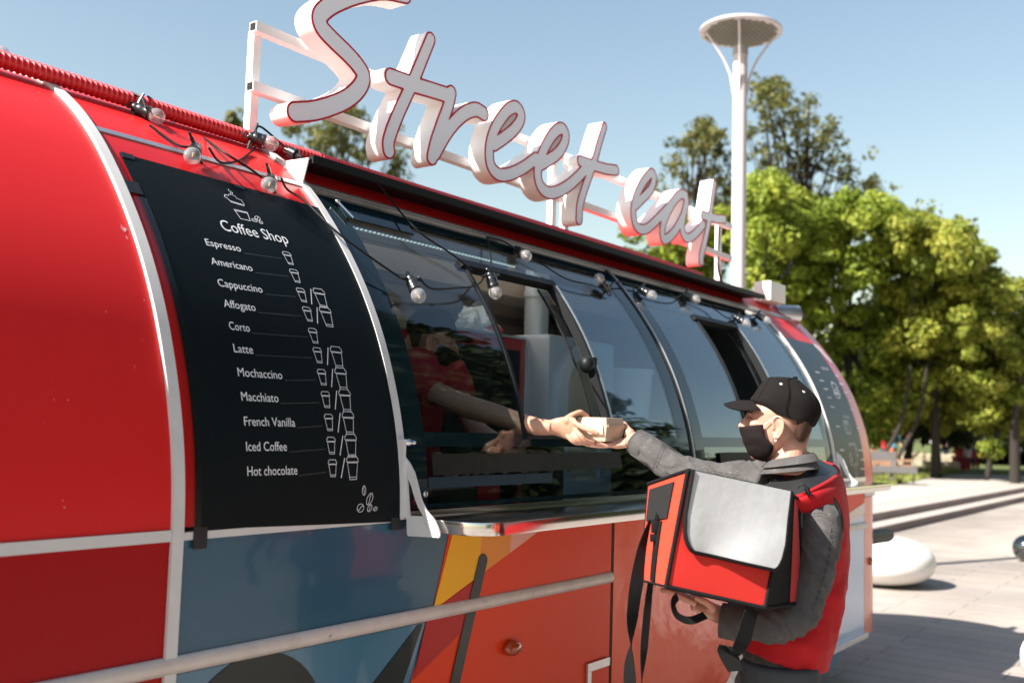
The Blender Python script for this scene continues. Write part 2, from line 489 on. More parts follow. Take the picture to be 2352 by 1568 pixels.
def halfround(b, x0, x1, z, r):
    n = 10
    v = []
    for x in (x0, x1):
        for k in range(n+1):
            a = -math.pi/2+math.pi*k/n
            v.append((x, 1.997-math.cos(a)*r*.65, z+math.sin(a)*r))
    f = [(k, k+1, n+2+k, n+1+k) for k in range(n)] + [tuple(range(n+1)), tuple(range(2*n+1, n, -1))]
    b.add(v, f)
part("rubbing_strip", STRIPM, T, lambda b: halfround(b, XL, 3.362, .981, .021))
part("rubbing_strip", STRIPM, T, lambda b: halfround(b, 5.0, 6.50, .985, .02))
part("bottom_rail", ALU, T, lambda b: b.bbox((XL, 1.985, .285), (6.52, 2.02, .318)))
part("door_seam", BLACKR, T, lambda b: b.bbox((3.363, 1.996, .30), (3.3745, 2.01, 1.262)))
part("floor_hatch_frame", ALU, T, lambda b: (b.bbox((3.19, 1.985, .655), (3.345, 1.9945, .685)), b.bbox((3.19, 1.985, .50), (3.215, 1.9945, .654))))
def marker(b, c, r):
    n = 20
    prof_ = [(r, 0), (r, .008), (r*.9, .016), (r*.6, .021), (0.0005, .023)]
    b.lathe(prof_, 20, c, (0, -1, 0))
AMB = mat("amber_lens", (0.35, 0.05, 0.008), 0.12, coat=0.8)
o_ = part("marker_lamp", AMB, T, lambda b: marker(b, (2.715, 1.988, .818), .034)); o_.scale = (1.25, 1, .75); o_.location = (2.715*-.25, 0, .818*.25)
part("marker_lamp", AMB, T, lambda b: marker(b, (6.60, 2.006, .75), .026))
part("rubber_buffer", BLACKR, T, lambda b: b.lathe([(.001,0),(.046,.0),(.046,.58),(.042,.615),(.025,.627),(.001,.63)], 20, (6.70, 2.09, .875), (1, 0, -.03)))
part("wheel", BLACKR, T, lambda b: (b.lathe([(.30,-.10),(.33,-.07),(.335,0),(.33,.07),(.30,.10),(.2,.10)], 32, (2.9, 2.32, .335), (0, 1, 0))))

# ------------------------------------------------------------------ windows
FT = [2.125]
def bay(xa, xb, pa, oa, ob, pb, pane):
    b = MB()
    zslab(b, xa, pa, 1.292, 2.3025, off=.0, th=.012)              # black borders baked on the glass
    zslab(b, pb, xb, 1.292, 2.3025, off=.0, th=.012)
    zslab(b, pa, pb, 2.262, 2.3025, off=.0, th=.012)
    zslab(b, pa, pb, 1.478, 1.522, off=.0, th=.012)
    zslab(b, pa, pb, 1.292, 1.306, off=.0, th=.012)
    fr = b.build("window_border", BLACKG, T)
    p = MB(); zslab(p, pa, pb, 1.3062, 1.4778, off=-.001, th=.004); p.build("lower_pane", pane, T)
    p = MB(); zslab(p, pa, pb, 2.150, 2.2618, off=-.001, th=.004, ds=.02); p.build("upper_pane", pane, T)
    p = MB(); zslab(p, pa, oa, 1.5222, 2.1498, off=-.001, th=.004, ds=.02); lp = p.build("side_pane", pane, T)
    p = MB(); zslab(p, ob+.035, pb, 1.5222, 2.1498, off=-.001, th=.004, ds=.02); rp = p.build("side_pane", PANE2, T)
    # frame of the opening
    b = MB()
    zslab(b, oa-.02, ob+.035, 2.126, 2.150, off=.010, th=.035)
    zslab(b, ob, ob+.020, 1.522, 2.126, off=.010, th=.035)
    zslab(b, oa-.006, oa+.010, 1.522, 2.126, off=.004, th=.012)
    zslab(b, oa, ob+.035, 1.505, 1.5215, off=.012, th=.035)
    b.build("sliding_frame", BLACKR, T)
    b = MB(); zslab(b, ob+.021, ob+.034, 1.522, 2.126, off=.012, th=.03); b.build("frame_edge", ALU, T)
    p = MB(); zslab(p, ob-.06, ob-.002, 1.5225, 2.125, off=-.028, th=.004, ds=.02); p.build("sliding_pane", CLEARG, T)
    b = MB(); zslab(b, ob-.065, ob-.0605, 1.5225, 2.125, off=-.026, th=.008, ds=.02); b.build("pane_edge", BLACKR, T)
    return fr
bay(2.1835, 4.058, 2.285, 2.812, 3.375, 3.955, PANE)
bay(4.102, 5.918, 4.20, 4.722, 5.21, 5.82, PANE2)
part("window_mullion", BLACKR, T, lambda b: zslab(b, 4.0585, 4.1015, 1.292, 2.3025, off=.004, th=.03))
part("mullion_bead", ALU, T, lambda b: zslab(b, 4.075, 4.083, 1.30, 2.30, off=.009, th=.008))
part("arch_trim", WHITE, T, lambda b: zslab(b, 5.9185, 5.936, 1.292, 2.3025, off=.012, th=.03))
part("arch_edge", RED, T, lambda b: zslab(b, 5.9365, 5.946, 1.292, 2.3025, off=.010, th=.03))
part("arch_edge", BLACKR, T, lambda b: zslab(b, 5.9465, 5.957, 1.292, 2.3025, off=.004, th=.03))
part("menu_backing", RED, T, lambda b: zslab(b, 5.958, X2, 1.292, 2.3025, off=0, th=.03))
part("catch", BLACKR, T, lambda b: (b.ball((3.365, y_of_z(1.80)+.01, 1.80), (.03, .03, .035)), b.bbox((3.365, y_of_z(1.80)-.015, 1.785), (3.40, y_of_z(1.8)+.02, 1.83))))
# black tape strips with a ragged lower edge
TAPE = mat("black_tape", (0.010, 0.0105, 0.0095), 0.5, spec=.15, noise=(30, 0.7, (0.022, 0.022, 0.019)), bump=(260, 0.5, 0.002))
def tape(b, x0, x1, z0, z1, seed):
    r = random.Random(seed)
    xs = np.arange(x0, x1, .025)
    y = lambda z: y_of_z(z)-.012
    pts = [(x0, y(z1), z1)] + [(x0, y(z0), z0)]
    for x in xs[1:]:
        d = r.choice((0, 0, 0, .001, -.005))
        pts += [(x, y(z0), z0+d+.004*(x-x0)), (x+.022, y(z0), z0+d+.004*(x-x0))]
    pts += [(x1, y(z0), z0+.025), (x1, y(z1), z1)]
    b.prism(pts[::-1], (0, .004, 0))
part("tape_strip", TAPE, T, lambda b: tape(b, 2.30, 3.42, 1.392, 1.456, 3))
part("tape_strip", TAPE, T, lambda b: tape(b, 4.34, 5.5, 1.392, 1.452, 5))
HAZY = mat("frosted_film", (0.022, 0.042, 0.058), 0.5, spec=.15)
part("film_strip", HAZY, T, lambda b: (zslab(b, 2.288, 2.95, 1.352, 1.386, off=.003, th=.002)))

# ------------------------------------------------------------------ counter and its brackets
def counter_outline():
    pts = [(2.19, 1.988)]
    pts += [(2.19, 1.86)] + [(2.30-.11*math.cos(a), 1.824-.11*math.sin(a)) for a in np.linspace(.25, math.pi/2, 8)]
    pts += [(6.05, 1.714)] + [(6.05+.06*math.sin(a), 1.774-.06*math.cos(a)) for a in np.linspace(.1, math.pi/2, 6)] + [(6.11, 1.988)]
    return pts
def counter(b):
    o = counter_outline()
    b.prism([(x, y, 1.237) for x, y in o], (0, 0, .038))
part("counter", STEEL, T, counter, bevel=.004)
def bracket(b, X):
    out = [(2.000,1.452),(1.978,1.432),(1.957,1.405),(1.940,1.365),(1.927,1.33),(1.905,1.30),(1.872,1.275),(1.853,1.245),(1.850,1.228),(1.975,1.222),(1.980,1.275),(1.998,1.28)]
    inn = [(1.985,1.395),(1.966,1.366),(1.950,1.33),(1.935,1.305),(1.915,1.283),(1.968,1.280),(1.972,1.30)]
    n = len(out)
    # plate with a hole: strips between outer and resampled inner
    def resample(P, m):
        P = np.array(P+[P[0]]); d = np.concatenate([[0], np.cumsum(np.linalg.norm(np.diff(P, axis=0), axis=1))])
        return np.stack([np.interp(np.linspace(0, d[-1], m, endpoint=False), d, P[:, k]) for k in (0, 1)], 1)
    A = resample(out, 60); B = resample(inn, 60)
    # align by angle
    c = np.array((1.95, 1.32))
    def order(P):
        t = np.arctan2(P[:, 1]-c[1], P[:, 0]-c[0]); k = np.argmin(np.abs(t)); return np.roll(P, -k, 0)
    A = order(A); B = order(B)
    v = []; m = 60
    for x in (X-.003, X+.003):
        for P in (A, B):
            v += [(x, y, z) for y, z in P]
    f = []
    for k in range(m):
        k2 = (k+1) % m
        f += [(k, k2, m+k2, m+k), (2*m+k, 3*m+k, 3*m+k2, 2*m+k2), (k, 2*m+k, 2*m+k2, k2), (m+k, m+k2, 3*m+k2, 3*m+k)]
    b.add(v, f, 0, False)
part("counter_bracket", WHITE, T, lambda b: bracket(b, 2.172))
part("counter_bracket", WHITE, T, lambda b: bracket(b, 5.952))
part("bolt", STEEL, T, lambda b: (b.lathe([(.001,0),(.010,.001),(.012,.012),(.007,.02),(.007,.03),(.001,.034)], 12, (2.178, 2.005, 1.49), (.8,-.6,0))))
part("hinge_plate", WHITE, T, lambda b: b.bbox((2.156, 1.992, 1.285), (2.17, 2.012, 1.50)))
part("bolt", STEEL, T, lambda b: b.ball((2.262, 1.992, 1.337), (.010, .006, .010)))

# ------------------------------------------------------------------ awning over the windows
AWN_X0, AWN_X1 = 2.165, 5.93
part("awning", BLACKR, T, lambda b: (b.bbox((AWN_X0, 2.452, 2.398), (AWN_X1, 2.625, 2.408)), b.bbox((AWN_X0, 2.446, 2.384), (AWN_X1, 2.4525, 2.412)), b.bbox((AWN_X0, 2.478, 2.388), (AWN_X1, 2.484, 2.3985))))
PLATE = mat("white_plate", (0.80, 0.77, 0.73), 0.45)
part("awning_end_plate", PLATE, T, lambda b: b.prism([(2.158, 2.625, 2.41), (2.158, 2.462, 2.402), (2.158, 2.487, 2.322)], (.005, 0, 0)))
# fold-up flap handle near the top of the first window
part("vent_flap", BLACKG, T, lambda b: zslab(b, 2.27, 2.60, 2.212, 2.268, off=.010, th=.008))
part("flap_stay", STEEL, T, lambda b: (b.tube([skin_pt(2.262, s_of_z(2.262), .016), skin_pt(2.285, s_of_z(2.205), .018)], .005, 8), b.ball(skin_pt(2.262, s_of_z(2.262), .016), .009)))
# ------------------------------------------------------------------ gear on the roof, right end
part("roof_box", PLATE, T, lambda b: (b.bbox((6.16, 2.50, 2.41), (6.42, 2.62, 2.54))), bevel=.01)
part("roof_spout", ALU, T, lambda b: b.lathe([(.001,-.12),(.055,-.12),(.06,-.05),(.065,.0),(.065,.06),(.05,.06),(.05,-.02),(.001,-.02)], 20, (6.56, 2.53, 2.36), (.75, -.55, .0)))

# ------------------------------------------------------------------ inside
def lining(b):
    e = dict(off=-.034, th=.004, ds=.04)
    slab(b, X1+.03, 2.35, S_ROOF0, S_BACK0, **e); slab(b, 4.45, X2, S_ROOF0, S_BACK0, **e)
    slab(b, 2.35, 4.45, S_ROOF0, SH0, **e); slab(b, 2.35, 4.45, SH1, S_BACK0, **e)
part("ceiling_lining", INNER, T, lining, weld=.0005)
part("added_dark_wall", INDARK, T, lambda b: endwall(b, 5.99, -.045))  # dark wall added so the far hatch looks black inside
part("added_dark_block", INDARK, T, lambda b: b.bbox((4.95, 2.75, 1.192), (5.9, 3.45, 2.15)))  # dark block added to blacken the view through the far hatch
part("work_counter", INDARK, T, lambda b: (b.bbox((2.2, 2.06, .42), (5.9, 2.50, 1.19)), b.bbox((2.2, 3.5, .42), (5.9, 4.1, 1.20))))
part("inner_shelf", ALU, T, lambda b: [b.bbox((2.0, 3.75, z), (5.9, 4.02, z+.03)) for z in (1.62, 1.98, 2.2)] and None)
part("ceiling_duct", INNER, T, lambda b: (b.bbox((2.4, 3.0, 2.20), (5.8, 3.25, 2.30)), b.bbox((2.4, 2.75, 2.30), (5.8, 2.80, 2.36))))
LED = emis("led_dots", (0.85, 1.0, 0.92), 0.30)
part("light_strip", LED, T, lambda b: [b.box((x, 2.56, 2.235), (.007, .010, .006)) for x in np.arange(2.42, 3.45, .022)] and None)
# oven with an arched door, cabinet, extractor pipe
BRUSH = mat("brushed_steel", (0.60, 0.66, 0.73), 0.36, metal=0.25, noise=(14, 0.3, (0.52, 0.58, 0.65)))
oven = thing("oven", "steel bread oven with an arched window standing inside the open hatch", "oven", (4.14, 2.95, 1.19))
b = MB(); b.bbox((3.84, 2.64, 1.19), (4.44, 3.3, 1.985)); b.build("body", BRUSH, oven, bevel=.03)
def arch_ring(b, x0, x1, z0, z1, y, w, th):
    cx = (x0+x1)/2; r = (x1-x0)/2
    def path(e):
        return [(x0-e, z0-e)] + [(cx-(r+e)*math.cos(a), z1-r+(r+e)*math.sin(a)) for a in np.linspace(0, math.pi, 20)] + [(x1+e, z0-e)]
    A = path(w); B = path(0); n = len(A)
    v = [(x, yy, z) for yy in (y, y-th) for P in (A, B) for x, z in P]
    f = []
    for k in range(n):
        k2 = (k+1) % n
        f += [(k, k2, n+k2, n+k), (2*n+k, 3*n+k, 3*n+k2, 2*n+k2), (k, 2*n+k, 2*n+k2, k2), (n+k, n+k2, 3*n+k2, 3*n+k)]
    b.add(v, f, 0, False)
b = MB(); arch_ring(b, 3.97, 4.27, 1.30, 1.885, 2.639, .075, .025); b.build("door_frame", BRUSH, oven)
OVW = mat("oven_window", (0.66, 0.56, 0.43), 0.2, coat=0.3, noise=(5, 0.6, (0.45, 0.38, 0.30)))
b = MB(); b.prism([(3.97, 2.637, 1.30)] + [(4.12-.15*math.cos(a), 2.637, 1.735+.15*math.sin(a)) for a in np.linspace(0, math.pi, 20)] + [(4.27, 2.637, 1.30)], (0, -.006, 0)); b.build("door_window", OVW, oven)
cab = thing("cabinet", "black fronted red cabinet standing beside the oven inside the trailer", "cabinet", (3.55, 2.98, 1.19))
CABR = mat("cabinet_red", (0.38, 0.012, 0.018), 0.35)
b = MB(); b.bbox((3.20, 2.78, 1.19), (3.820, 3.3, 1.955)); b.build("body", CABR, cab)
b = MB(); b.bbox((3.24, 2.768, 1.21), (3.782, 2.7795, 1.90)); b.build("door", BLACKR, cab)
b = MB(); b.bbox((3.821, 2.765, 1.19), (3.832, 2.78, 1.965)); b.bbox((3.20, 2.765, 1.956), (3.821, 3.3, 1.967)); b.build("edging", ALU, cab)
pipe = MB(); pipe.lathe([(.062, 0), (.062, .52)], 24, (4.12, 2.92, 1.986)); pipe.lathe([(.07, .0), (.07, .03)], 24, (4.12, 2.92, 2.2))
tag(pipe.build("extractor_pipe", BRUSH, None), "shiny steel extractor pipe rising from the top of the oven", "pipe")
# crumpled carrier bag on the cabinet
def bagmesh():
    r = random.Random(5); mb = MB(); n = 28; m = 14
    v = []; f = []
    for i in range(m+1):
        t = i/m
        for k in range(n):
            a = 2*math.pi*k/n
            w = (1-.55*t**1.5)*(1+.18*math.sin(3*a+5*t)+.12*math.sin(7*a-4*t)+.06*r.uniform(-1, 1))
            v.append((3.63+.165*w*math.cos(a), 2.92+.09*w*math.sin(a), 1.968+.095*t*(1+.35*math.sin(2*a+1)+.2*math.sin(5*a))))
    for i in range(m):
        for k in range(n):
            f.append((i*n+k, i*n+(k+1) % n, (i+1)*n+(k+1) % n, (i+1)*n+k))
    f.append(tuple(range(n-1, -1, -1))); f.append(tuple(m*n+k for k in range(n)))
    mb.add(v, f); mb.m = [1 if (0 < (fi % n) < 26 and n-8 < (fi % n) < n-2 and 2 < fi//n < 10) else 0 for fi in range(len(mb.f))]
    return mb
tag(bagmesh().build("carrier_bag", [mat("bag_white", (.75, .74, .76), .35), mat("bag_red", (.55, .02, .03), .35)]), "crumpled white and red carrier bag lying on top of the black and red cabinet", "bag")
# small black and red case behind the lower glass
cs = MB(); cs.bbox((2.32, 2.075, 1.191), (2.62, 2.2, 1.34)); o = cs.build("storage_case", BLACKR, None, bevel=.006)
tag(o, "small black case with a red end panel behind the lowest glass beside the counter bracket", "case")
cs = MB(); cs.bbox((2.622, 2.075, 1.191), (2.74, 2.2, 1.345)); cs.build("end_panel", CABR, o)
till = MB(); till.bbox((3.02, 2.10, 1.485), (3.33, 2.3, 1.505)); till.bbox((3.1, 2.15, 1.19), (3.25, 2.25, 1.49))
tag(till.build("payment_terminal", BLACKR, None, bevel=.008), "flat black tray device just inside the open hatch under the hands", "terminal")
tub = MB(); tub.lathe([(.001,0),(.11,0),(.13,.24),(.135,.25),(.135,.27),(.12,.27),(.11,.02),(.001,.02)], 24, (4.72, 2.72, 1.60)); 
tag(tub.build("food_tub", mat("tub_white", (.85,.86,.87), .4), None), "pale round tub standing behind the glass to the right of the oven", "tub")
shf = MB(); shf.bbox((4.46, 2.55, 1.57), (4.94, 2.95, 1.598)); shf.build("inner_shelf", ALU, T)
# ================================================================== SIGN ON THE ROOF
SIGNW = mat("sign_white", (0.88, 0.85, 0.84), 0.42, stain=(26, 0.70, 0.8, (0.55, 0.45, 0.42)))
SIGNF = mat("sign_face", (0.92, 0.92, 0.99), 0.35, coat=0.15)
SIGNR = mat("sign_edge_red", (0.50, 0.014, 0.03), 0.4)
YF = 2.735                                        # front of the letters
sign = thing("roof_sign", "white script sign reading Street eat with red edged letters on the trailer roof", "sign", (4.2, 2.85, 2.5))
def c2(p): return onplane((600+p[0]/3.357)*.91875, (p[1]/3.357)*.91875, 1, YF)[[0, 2]]
def c3(p): return onplane((1200+p[0]/3.357)*.91875, (250+p[1]/3.357)*.91875, 1, YF)[[0, 2]]
S_ = [(1385,-42),(1200,-78),(1020,-52),(860,0),(735,65),(667,145),(690,235),(780,335),(900,450),(985,545),(1038,640),(1000,740),(900,830),(760,892),(620,930),(462,942)]
t1v = [(1600,328),(1555,440),(1510,550),(1468,650),(1410,780),(1335,940),(1272,1100),(1245,1200),(1250,1262)]
t1h = [(1268,645),(1400,690),(1500,725),(1620,760),(1745,800)]
r_s = [(1775,778),(1745,900),(1690,1050),(1640,1200),(1612,1322)]
r_a = [(1640,1285),(1720,1140),(1800,1030),(1890,950),(1980,920),(2048,955)]
e1 = [(120,375),(200,320),(280,255),(335,180),(345,120),(320,72),(285,60),(225,95),(140,215),(92,340),(78,450),(92,550),(135,610),(190,630),(270,615),(370,565),(470,490)]
e2 = [(500,545),(600,490),(670,430),(712,350),(720,290),(700,248),(665,243),(610,290),(545,400),(505,500),(485,600),(495,690),(530,750),(590,780),(660,765),(740,720),(820,650),(890,575)]
t2v = [(1045,222),(1000,370),(965,495),(925,615),(880,740),(840,880),(832,1000)]
t2h = [(845,512),(940,545),(1060,580),(1142,590)]
e3 = [(1310,880),(1370,820),(1430,755),(1456,690),(1460,640),(1443,614),(1415,632),(1365,700),(1315,800),(1290,900),(1290,980),(1310,1050),(1350,1085),(1400,1080),(1450,1040),(1530,960),(1610,870)]
a_b = [(1722,800),(1690,790),(1650,820),(1600,895),(1545,1020),(1530,1110),(1545,1168),(1590,1150),(1650,1080),(1705,970),(1730,870)]
a_s = [(1728,800),(1732,870),(1712,960),(1697,1060),(1710,1130),(1745,1160),(1800,1130),(1875,1045)]
t3v = [(1970,700),(1950,830),(1935,940),(1915,1060),(1885,1200),(1860,1300),(1858,1350)]
t3h = [(1872,968),(1940,985),(2000,998),(2052,1000)]
def chan(strokes, step=.004):
    """distance field of round brush strokes in the plane of the sign"""
    segs = []
    for pts, fn, r in strokes:
        P = np.array([fn(p) for p in spline(pts, 8)])
        rr = np.linspace(r[0], r[1], len(P)) if hasattr(r, '__len__') else np.full(len(P), r)
        segs.append((P, rr))
    lo = np.min([s.min(0) for s, _ in segs], 0)-.06; hi = np.max([s.max(0) for s, _ in segs], 0)+.06
    xs = np.arange(lo[0], hi[0], step); zs = np.arange(lo[1], hi[1], step)
    G = np.full((len(zs), len(xs)), 9.0)
    XX, ZZ = np.meshgrid(xs, zs)
    for P, rr in segs:
        for i in range(len(P)-1):
            a, c = P[i], P[i+1]; d = c-a; L = d@d+1e-12
            x0, x1 = min(a[0], c[0])-.12, max(a[0], c[0])+.12; z0, z1 = min(a[1], c[1])-.12, max(a[1], c[1])+.12
            i0, i1 = np.searchsorted(xs, (x0, x1)); j0, j1 = np.searchsorted(zs, (z0, z1))
            X = XX[j0:j1, i0:i1]; Z = ZZ[j0:j1, i0:i1]
            t = np.clip(((X-a[0])*d[0]+(Z-a[1])*d[1])/L, 0, 1)
            D = np.hypot(X-a[0]-t*d[0], Z-a[1]-t*d[1])-(rr[i]+(rr[i+1]-rr[i])*t)
            G[j0:j1, i0:i1] = np.minimum(G[j0:j1, i0:i1], D)
    return xs, zs, G
def contours(xs, zs, G, lev):
    """marching squares -> closed loops"""
    H = G-lev; ny, nx = H.shape
    nxt = {}
    pos = {}
    def ed(j, i, o):
        k = (j, i, o)
        if k not in pos:
            if o == 0: t = H[j, i]/(H[j, i]-H[j, i+1]); pos[k] = (xs[i]+t*(xs[1]-xs[0]), zs[j])
            else: t = H[j, i]/(H[j, i]-H[j+1, i]); pos[k] = (xs[i], zs[j]+t*(zs[1]-zs[0]))
        return k
    S = (H < 0)
    cell = S[:-1, :-1]*1+S[:-1, 1:]*2+S[1:, 1:]*4+S[1:, :-1]*8
    for j, i in zip(*np.nonzero((cell > 0) & (cell < 15))):
        c = cell[j, i]
        b = lambda: ed(j, i, 0); r = lambda: ed(j, i+1, 1); t = lambda: ed(j+1, i, 0); l = lambda: ed(j, i, 1)
        T_ = {1:[(b,l)],2:[(r,b)],3:[(r,l)],4:[(t,r)],5:[(b,r),(t,l)],6:[(t,b)],7:[(t,l)],8:[(l,t)],9:[(b,t)],10:[(l,b),(r,t)],11:[(r,t)],12:[(l,r)],13:[(b,r)],14:[(l,b)]}[int(c)]
        for p, q in T_: nxt[p()] = q()
    loops = []
    while nxt:
        k0 = next(iter(nxt)); L = []; k = k0
        while k in nxt:
            L.append(pos[k]); k = nxt.pop(k)
        if len(L) > 8: loops.append(np.array(L))
    return loops
def simplify(L, tol=.0006):
    keep = np.zeros(len(L), bool); keep[0] = True; m = len(L)//2; keep[m] = True
    st = [(0, m), (m, len(L))]
    Q = np.vstack([L, L[:1]])
    while st:
        a, b = st.pop()
        if b-a < 2: continue
        d = Q[b]-Q[a]; n = np.hypot(*d)+1e-12
        w_ = np.abs((Q[a+1:b, 0]-Q[a, 0])*d[1]-(Q[a+1:b, 1]-Q[a, 1])*d[0])/n
        k = int(np.argmax(w_))
        if w_[k] > tol: keep[a+1+k] = True; st += [(a, a+1+k), (a+1+k, b)]
    return L[keep]
def smoothloop(L, n=3):
    for _ in range(n): L = .25*np.roll(L, 1, 0)+.5*L+.25*np.roll(L, -1, 0)
    return L
def fillmesh(name, loops, y, depth, m, parent):
    cu = bpy.data.curves.new(name, 'CURVE'); cu.dimensions = '2D'; cu.fill_mode = 'BOTH'; cu.extrude = depth/2
    for L in loops:
        sp = cu.splines.new('POLY'); sp.points.add(len(L)-1)
        for k, (x, z) in enumerate(L): sp.points[k].co = (x, z, 0, 1)
        sp.use_cyclic_u = True
    o = bpy.data.objects.new(name, cu); COL.objects.link(o)
    me = bpy.data.meshes.new_from_object(o.evaluated_get(bpy.context.evaluated_depsgraph_get()))
    bpy.data.objects.remove(o); bpy.data.curves.remove(cu)
    co = np.empty(len(me.vertices)*3, np.float32); me.vertices.foreach_get("co", co); co = co.reshape(-1, 3)
    new = np.stack([co[:, 0], y+depth/2-co[:, 2], co[:, 1]], 1)     # XY outline stood upright, face towards -Y
    me.vertices.foreach_set("co", new.astype(np.float32).ravel())
    me.materials.clear(); me.materials.append(m); me.name = name
    me.polygons.foreach_set("use_smooth", [True]*len(me.polygons))
    me.set_sharp_from_angle(angle=R_(35))
    me.update()
    return link(name, me, parent)
def letters(name, strokes, label=None):
    xs, zs, G = chan(strokes)
    A = [simplify(smoothloop(L)) for L in contours(xs, zs, G, 0.0)]
    B = [simplify(smoothloop(L, 1)) for L in contours(xs, zs, G, -0.0075)]
    body = fillmesh(name, A, YF+.003, .088, SIGNW, sign)
    if label: body["label"] = label
    fillmesh("face", B, YF, .0028, SIGNF, body)
    fillmesh("red_edge", A+B, YF-.001, .0038, SIGNR, body)
letters("letter", [(S_, c2, (.0385, .039))], "large white letter S with a red edge")
letters("letter", [(t1v, c2, (.031, .036)), (t1h, c2, .037), (r_s, c2, (.034, .035)), (r_a, c2, (.034, .036))], "joined white letters t and r with a red edge")
letters("letter", [(e1, c3, .0335), (e2, c3, .034), (t2v, c3, (.025, .033)), (t2h, c3, .032)], "joined white letters e, e and t with a red edge")
letters("letter", [(e3, c3, .0315), (a_b, c3, .0325), (a_s, c3, .032), (t3v, c3, (.027, .034)), (t3h, c3, .031)], "joined white letters e, a and t with a red edge")
RY0, RY1 = 2.836, 2.876
def rail(z):
    b = MB(); b.bbox((2.215, RY0, z-.018), (6.30, RY1, z+.018)); o = b.build("rail", SIGNW, sign)
    e = MB(); e.bbox((2.2125, RY0+.006, z-.013), (2.2155, RY1-.006, z+.013)); e.build("open_end", BLACKR, o)
rail(2.952); rail(2.732)
for x, zb in ((2.255, 2.49), (4.19, 2.50), (4.31, 2.50), (6.20, 2.50)):
    b = MB(); b.bbox((x-.017, RY1+.001, zb), (x+.017, RY1+.035, 2.952 if x != 4.31 else 2.75)); b.build("post", SIGNW, sign)
wr = MB(); wr.tube(spline([(6.16, 2.87, 2.93), (6.13, 2.86, 2.74), (6.05, 2.82, 2.62), (5.98, 2.75, 2.50), (6.0, 2.7, 2.47)], 6), .008, 6); wr.build("cable", BLACKR, sign)

# ================================================================== RED CORRUGATED HOSE ALONG THE ROOF
HOSE = mat("red_hose", (0.66, 0.016, 0.022), 0.4, coat=0.3)
def hose():
    xs = np.arange(-1.6, 5.52, .0042)
    hy = 2.70; rip = .0024
    pts = [(x, hy, np.interp(2.70, _hs[:, 0], _hs[:, 1])+.030+.004*math.sin(x*1.7)) for x in xs]
    rad = [.0225+rip*(1 if (k//2) % 2 else -1) for k in range(len(xs))]
    b = MB(); b.tube(pts, rad, 16)
    return b
tag(hose().build("corrugated_hose", HOSE, None), "red corrugated hose lying along the edge of the trailer roof", "hose")

# ================================================================== STRING LIGHTS
SOCK = mat("lamp_socket_black", (0.012, 0.013, 0.013), 0.28, coat=0.4)
BULB = glass("bulb_glass", (0.92, 0.92, 0.93), 1.5, 0.03, 0.06)
_n = BULB.node_tree.nodes; _l = BULB.node_tree.links
_mx = [q for q in _n if q.type == 'MIX_SHADER'][0]
_df = _n.new("ShaderNodeBsdfDiffuse"); _df.inputs[0].default_value = (0.8, 0.79, 0.8, 1)
_nz = _n.new("ShaderNodeTexNoise"); _nz.inputs["Scale"].default_value = 60
_mr = _n.new("ShaderNodeMapRange"); _mr.inputs[1].default_value = .3; _mr.inputs[2].default_value = .75; _mr.inputs[3].default_value = .07; _mr.inputs[4].default_value = .30
_l.new(_nz.outputs[0], _mr.inputs[0])
_m2 = _n.new("ShaderNodeMixShader"); _l.new(_mr.outputs[0], _m2.inputs[0]); _l.new(_mx.outputs[0], _m2.inputs[1]); _l.new(_df.outputs[0], _m2.inputs[2])
_l.new(_m2.outputs[0], _n["Material Output"].inputs[0])
FIL = emis("filament", (1.0, 0.55, 0.2), 0.25)
FILH = mat("filament_support", (0.55, 0.42, 0.28), 0.4)
lights = thing("string_lights", "black cable of clear round bulbs strung along the trailer above the windows", "string lights", (2.2, 2.3, 2.2))
def bulb(pos, d, lit=None):
    """pos: centre of the glass globe, d: unit vector from socket to globe"""
    d = np.array(d, float); d /= np.linalg.norm(d); c = np.array(pos, float)
    b = MB()
    o = c-d*.075
    b.lathe([(.001,0),(.014,.0),(.0165,.005),(.0165,.014),(.0195,.017),(.0205,.030),(.021,.044),(.0225,.046),(.0225,.051),(.019,.053),(.001,.053)], 18, o, d)
    side = np.cross(d, (0, 1, .2)); side /= np.linalg.norm(side)
    for s in (-1, 1):
        b.tube([o+d*.010+side*s*.012, o+d*.010+side*s*.034], .006, 8)
        b.tube([o+d*.010+side*s*.034, o+d*.010+side*s*.050], .0042, 8)
    n = 12
    ring = [o-d*.012+d*math.cos(a)*.009+side*math.sin(a)*.009 for a in np.linspace(0, 2*math.pi, n, endpoint=False)]
    b.tube(ring, .0025, 6, closed=True)
    sk = b.build("lamp_socket", SOCK, lights)
    g = MB()
    pr = [(.012,-.026),(.0145,-.023),(.019,-.017)] + [(.0248*math.sin(a), -.0248*math.cos(a)) for a in np.linspace(.95, math.pi-.02, 12)]
    g.lathe(pr, 20, c, d); g.build("bulb", BULB, sk)
    f = MB(); f.tube([c-d*.024, c-d*.012], .004, 8); f.build("filament_support", FILH, sk)
    f = MB(); f.tube([c-d*.010, c+d*.009], .0011, 6); f.build("filament", FIL, sk)
    return o
def near(px, py, off): return hit(px, py, off)
def dirpx(p, q, off0, off1):
    a = hit(*p, off0); b = hit(*q, off1); return (b-a)/np.linalg.norm(b-a)
B_ = []
h1 = onplane(360, 268, 1, 2.62); B_.append(bulb(h1, (RT*.92-UP*.38+FW*.05)))
B_.append(bulb(hit(442, 358, .05), (RT*.12-UP*.5-FW*.85)))
h3 = onplane(623, 330, 1, 2.60); B_.append(bulb(h3, (RT*.93-UP*.33+FW*.1)))
B_.append(bulb(hit(618, 425, .05), (RT*.12-UP*.45-FW*.88)))
B_.append(bulb(hit(961, 679, .055), (RT*.42-UP*.82-FW*.35)))
B_.append(bulb(hit(1138, 672, .06), (RT*.28-UP*.92-FW*.1)))
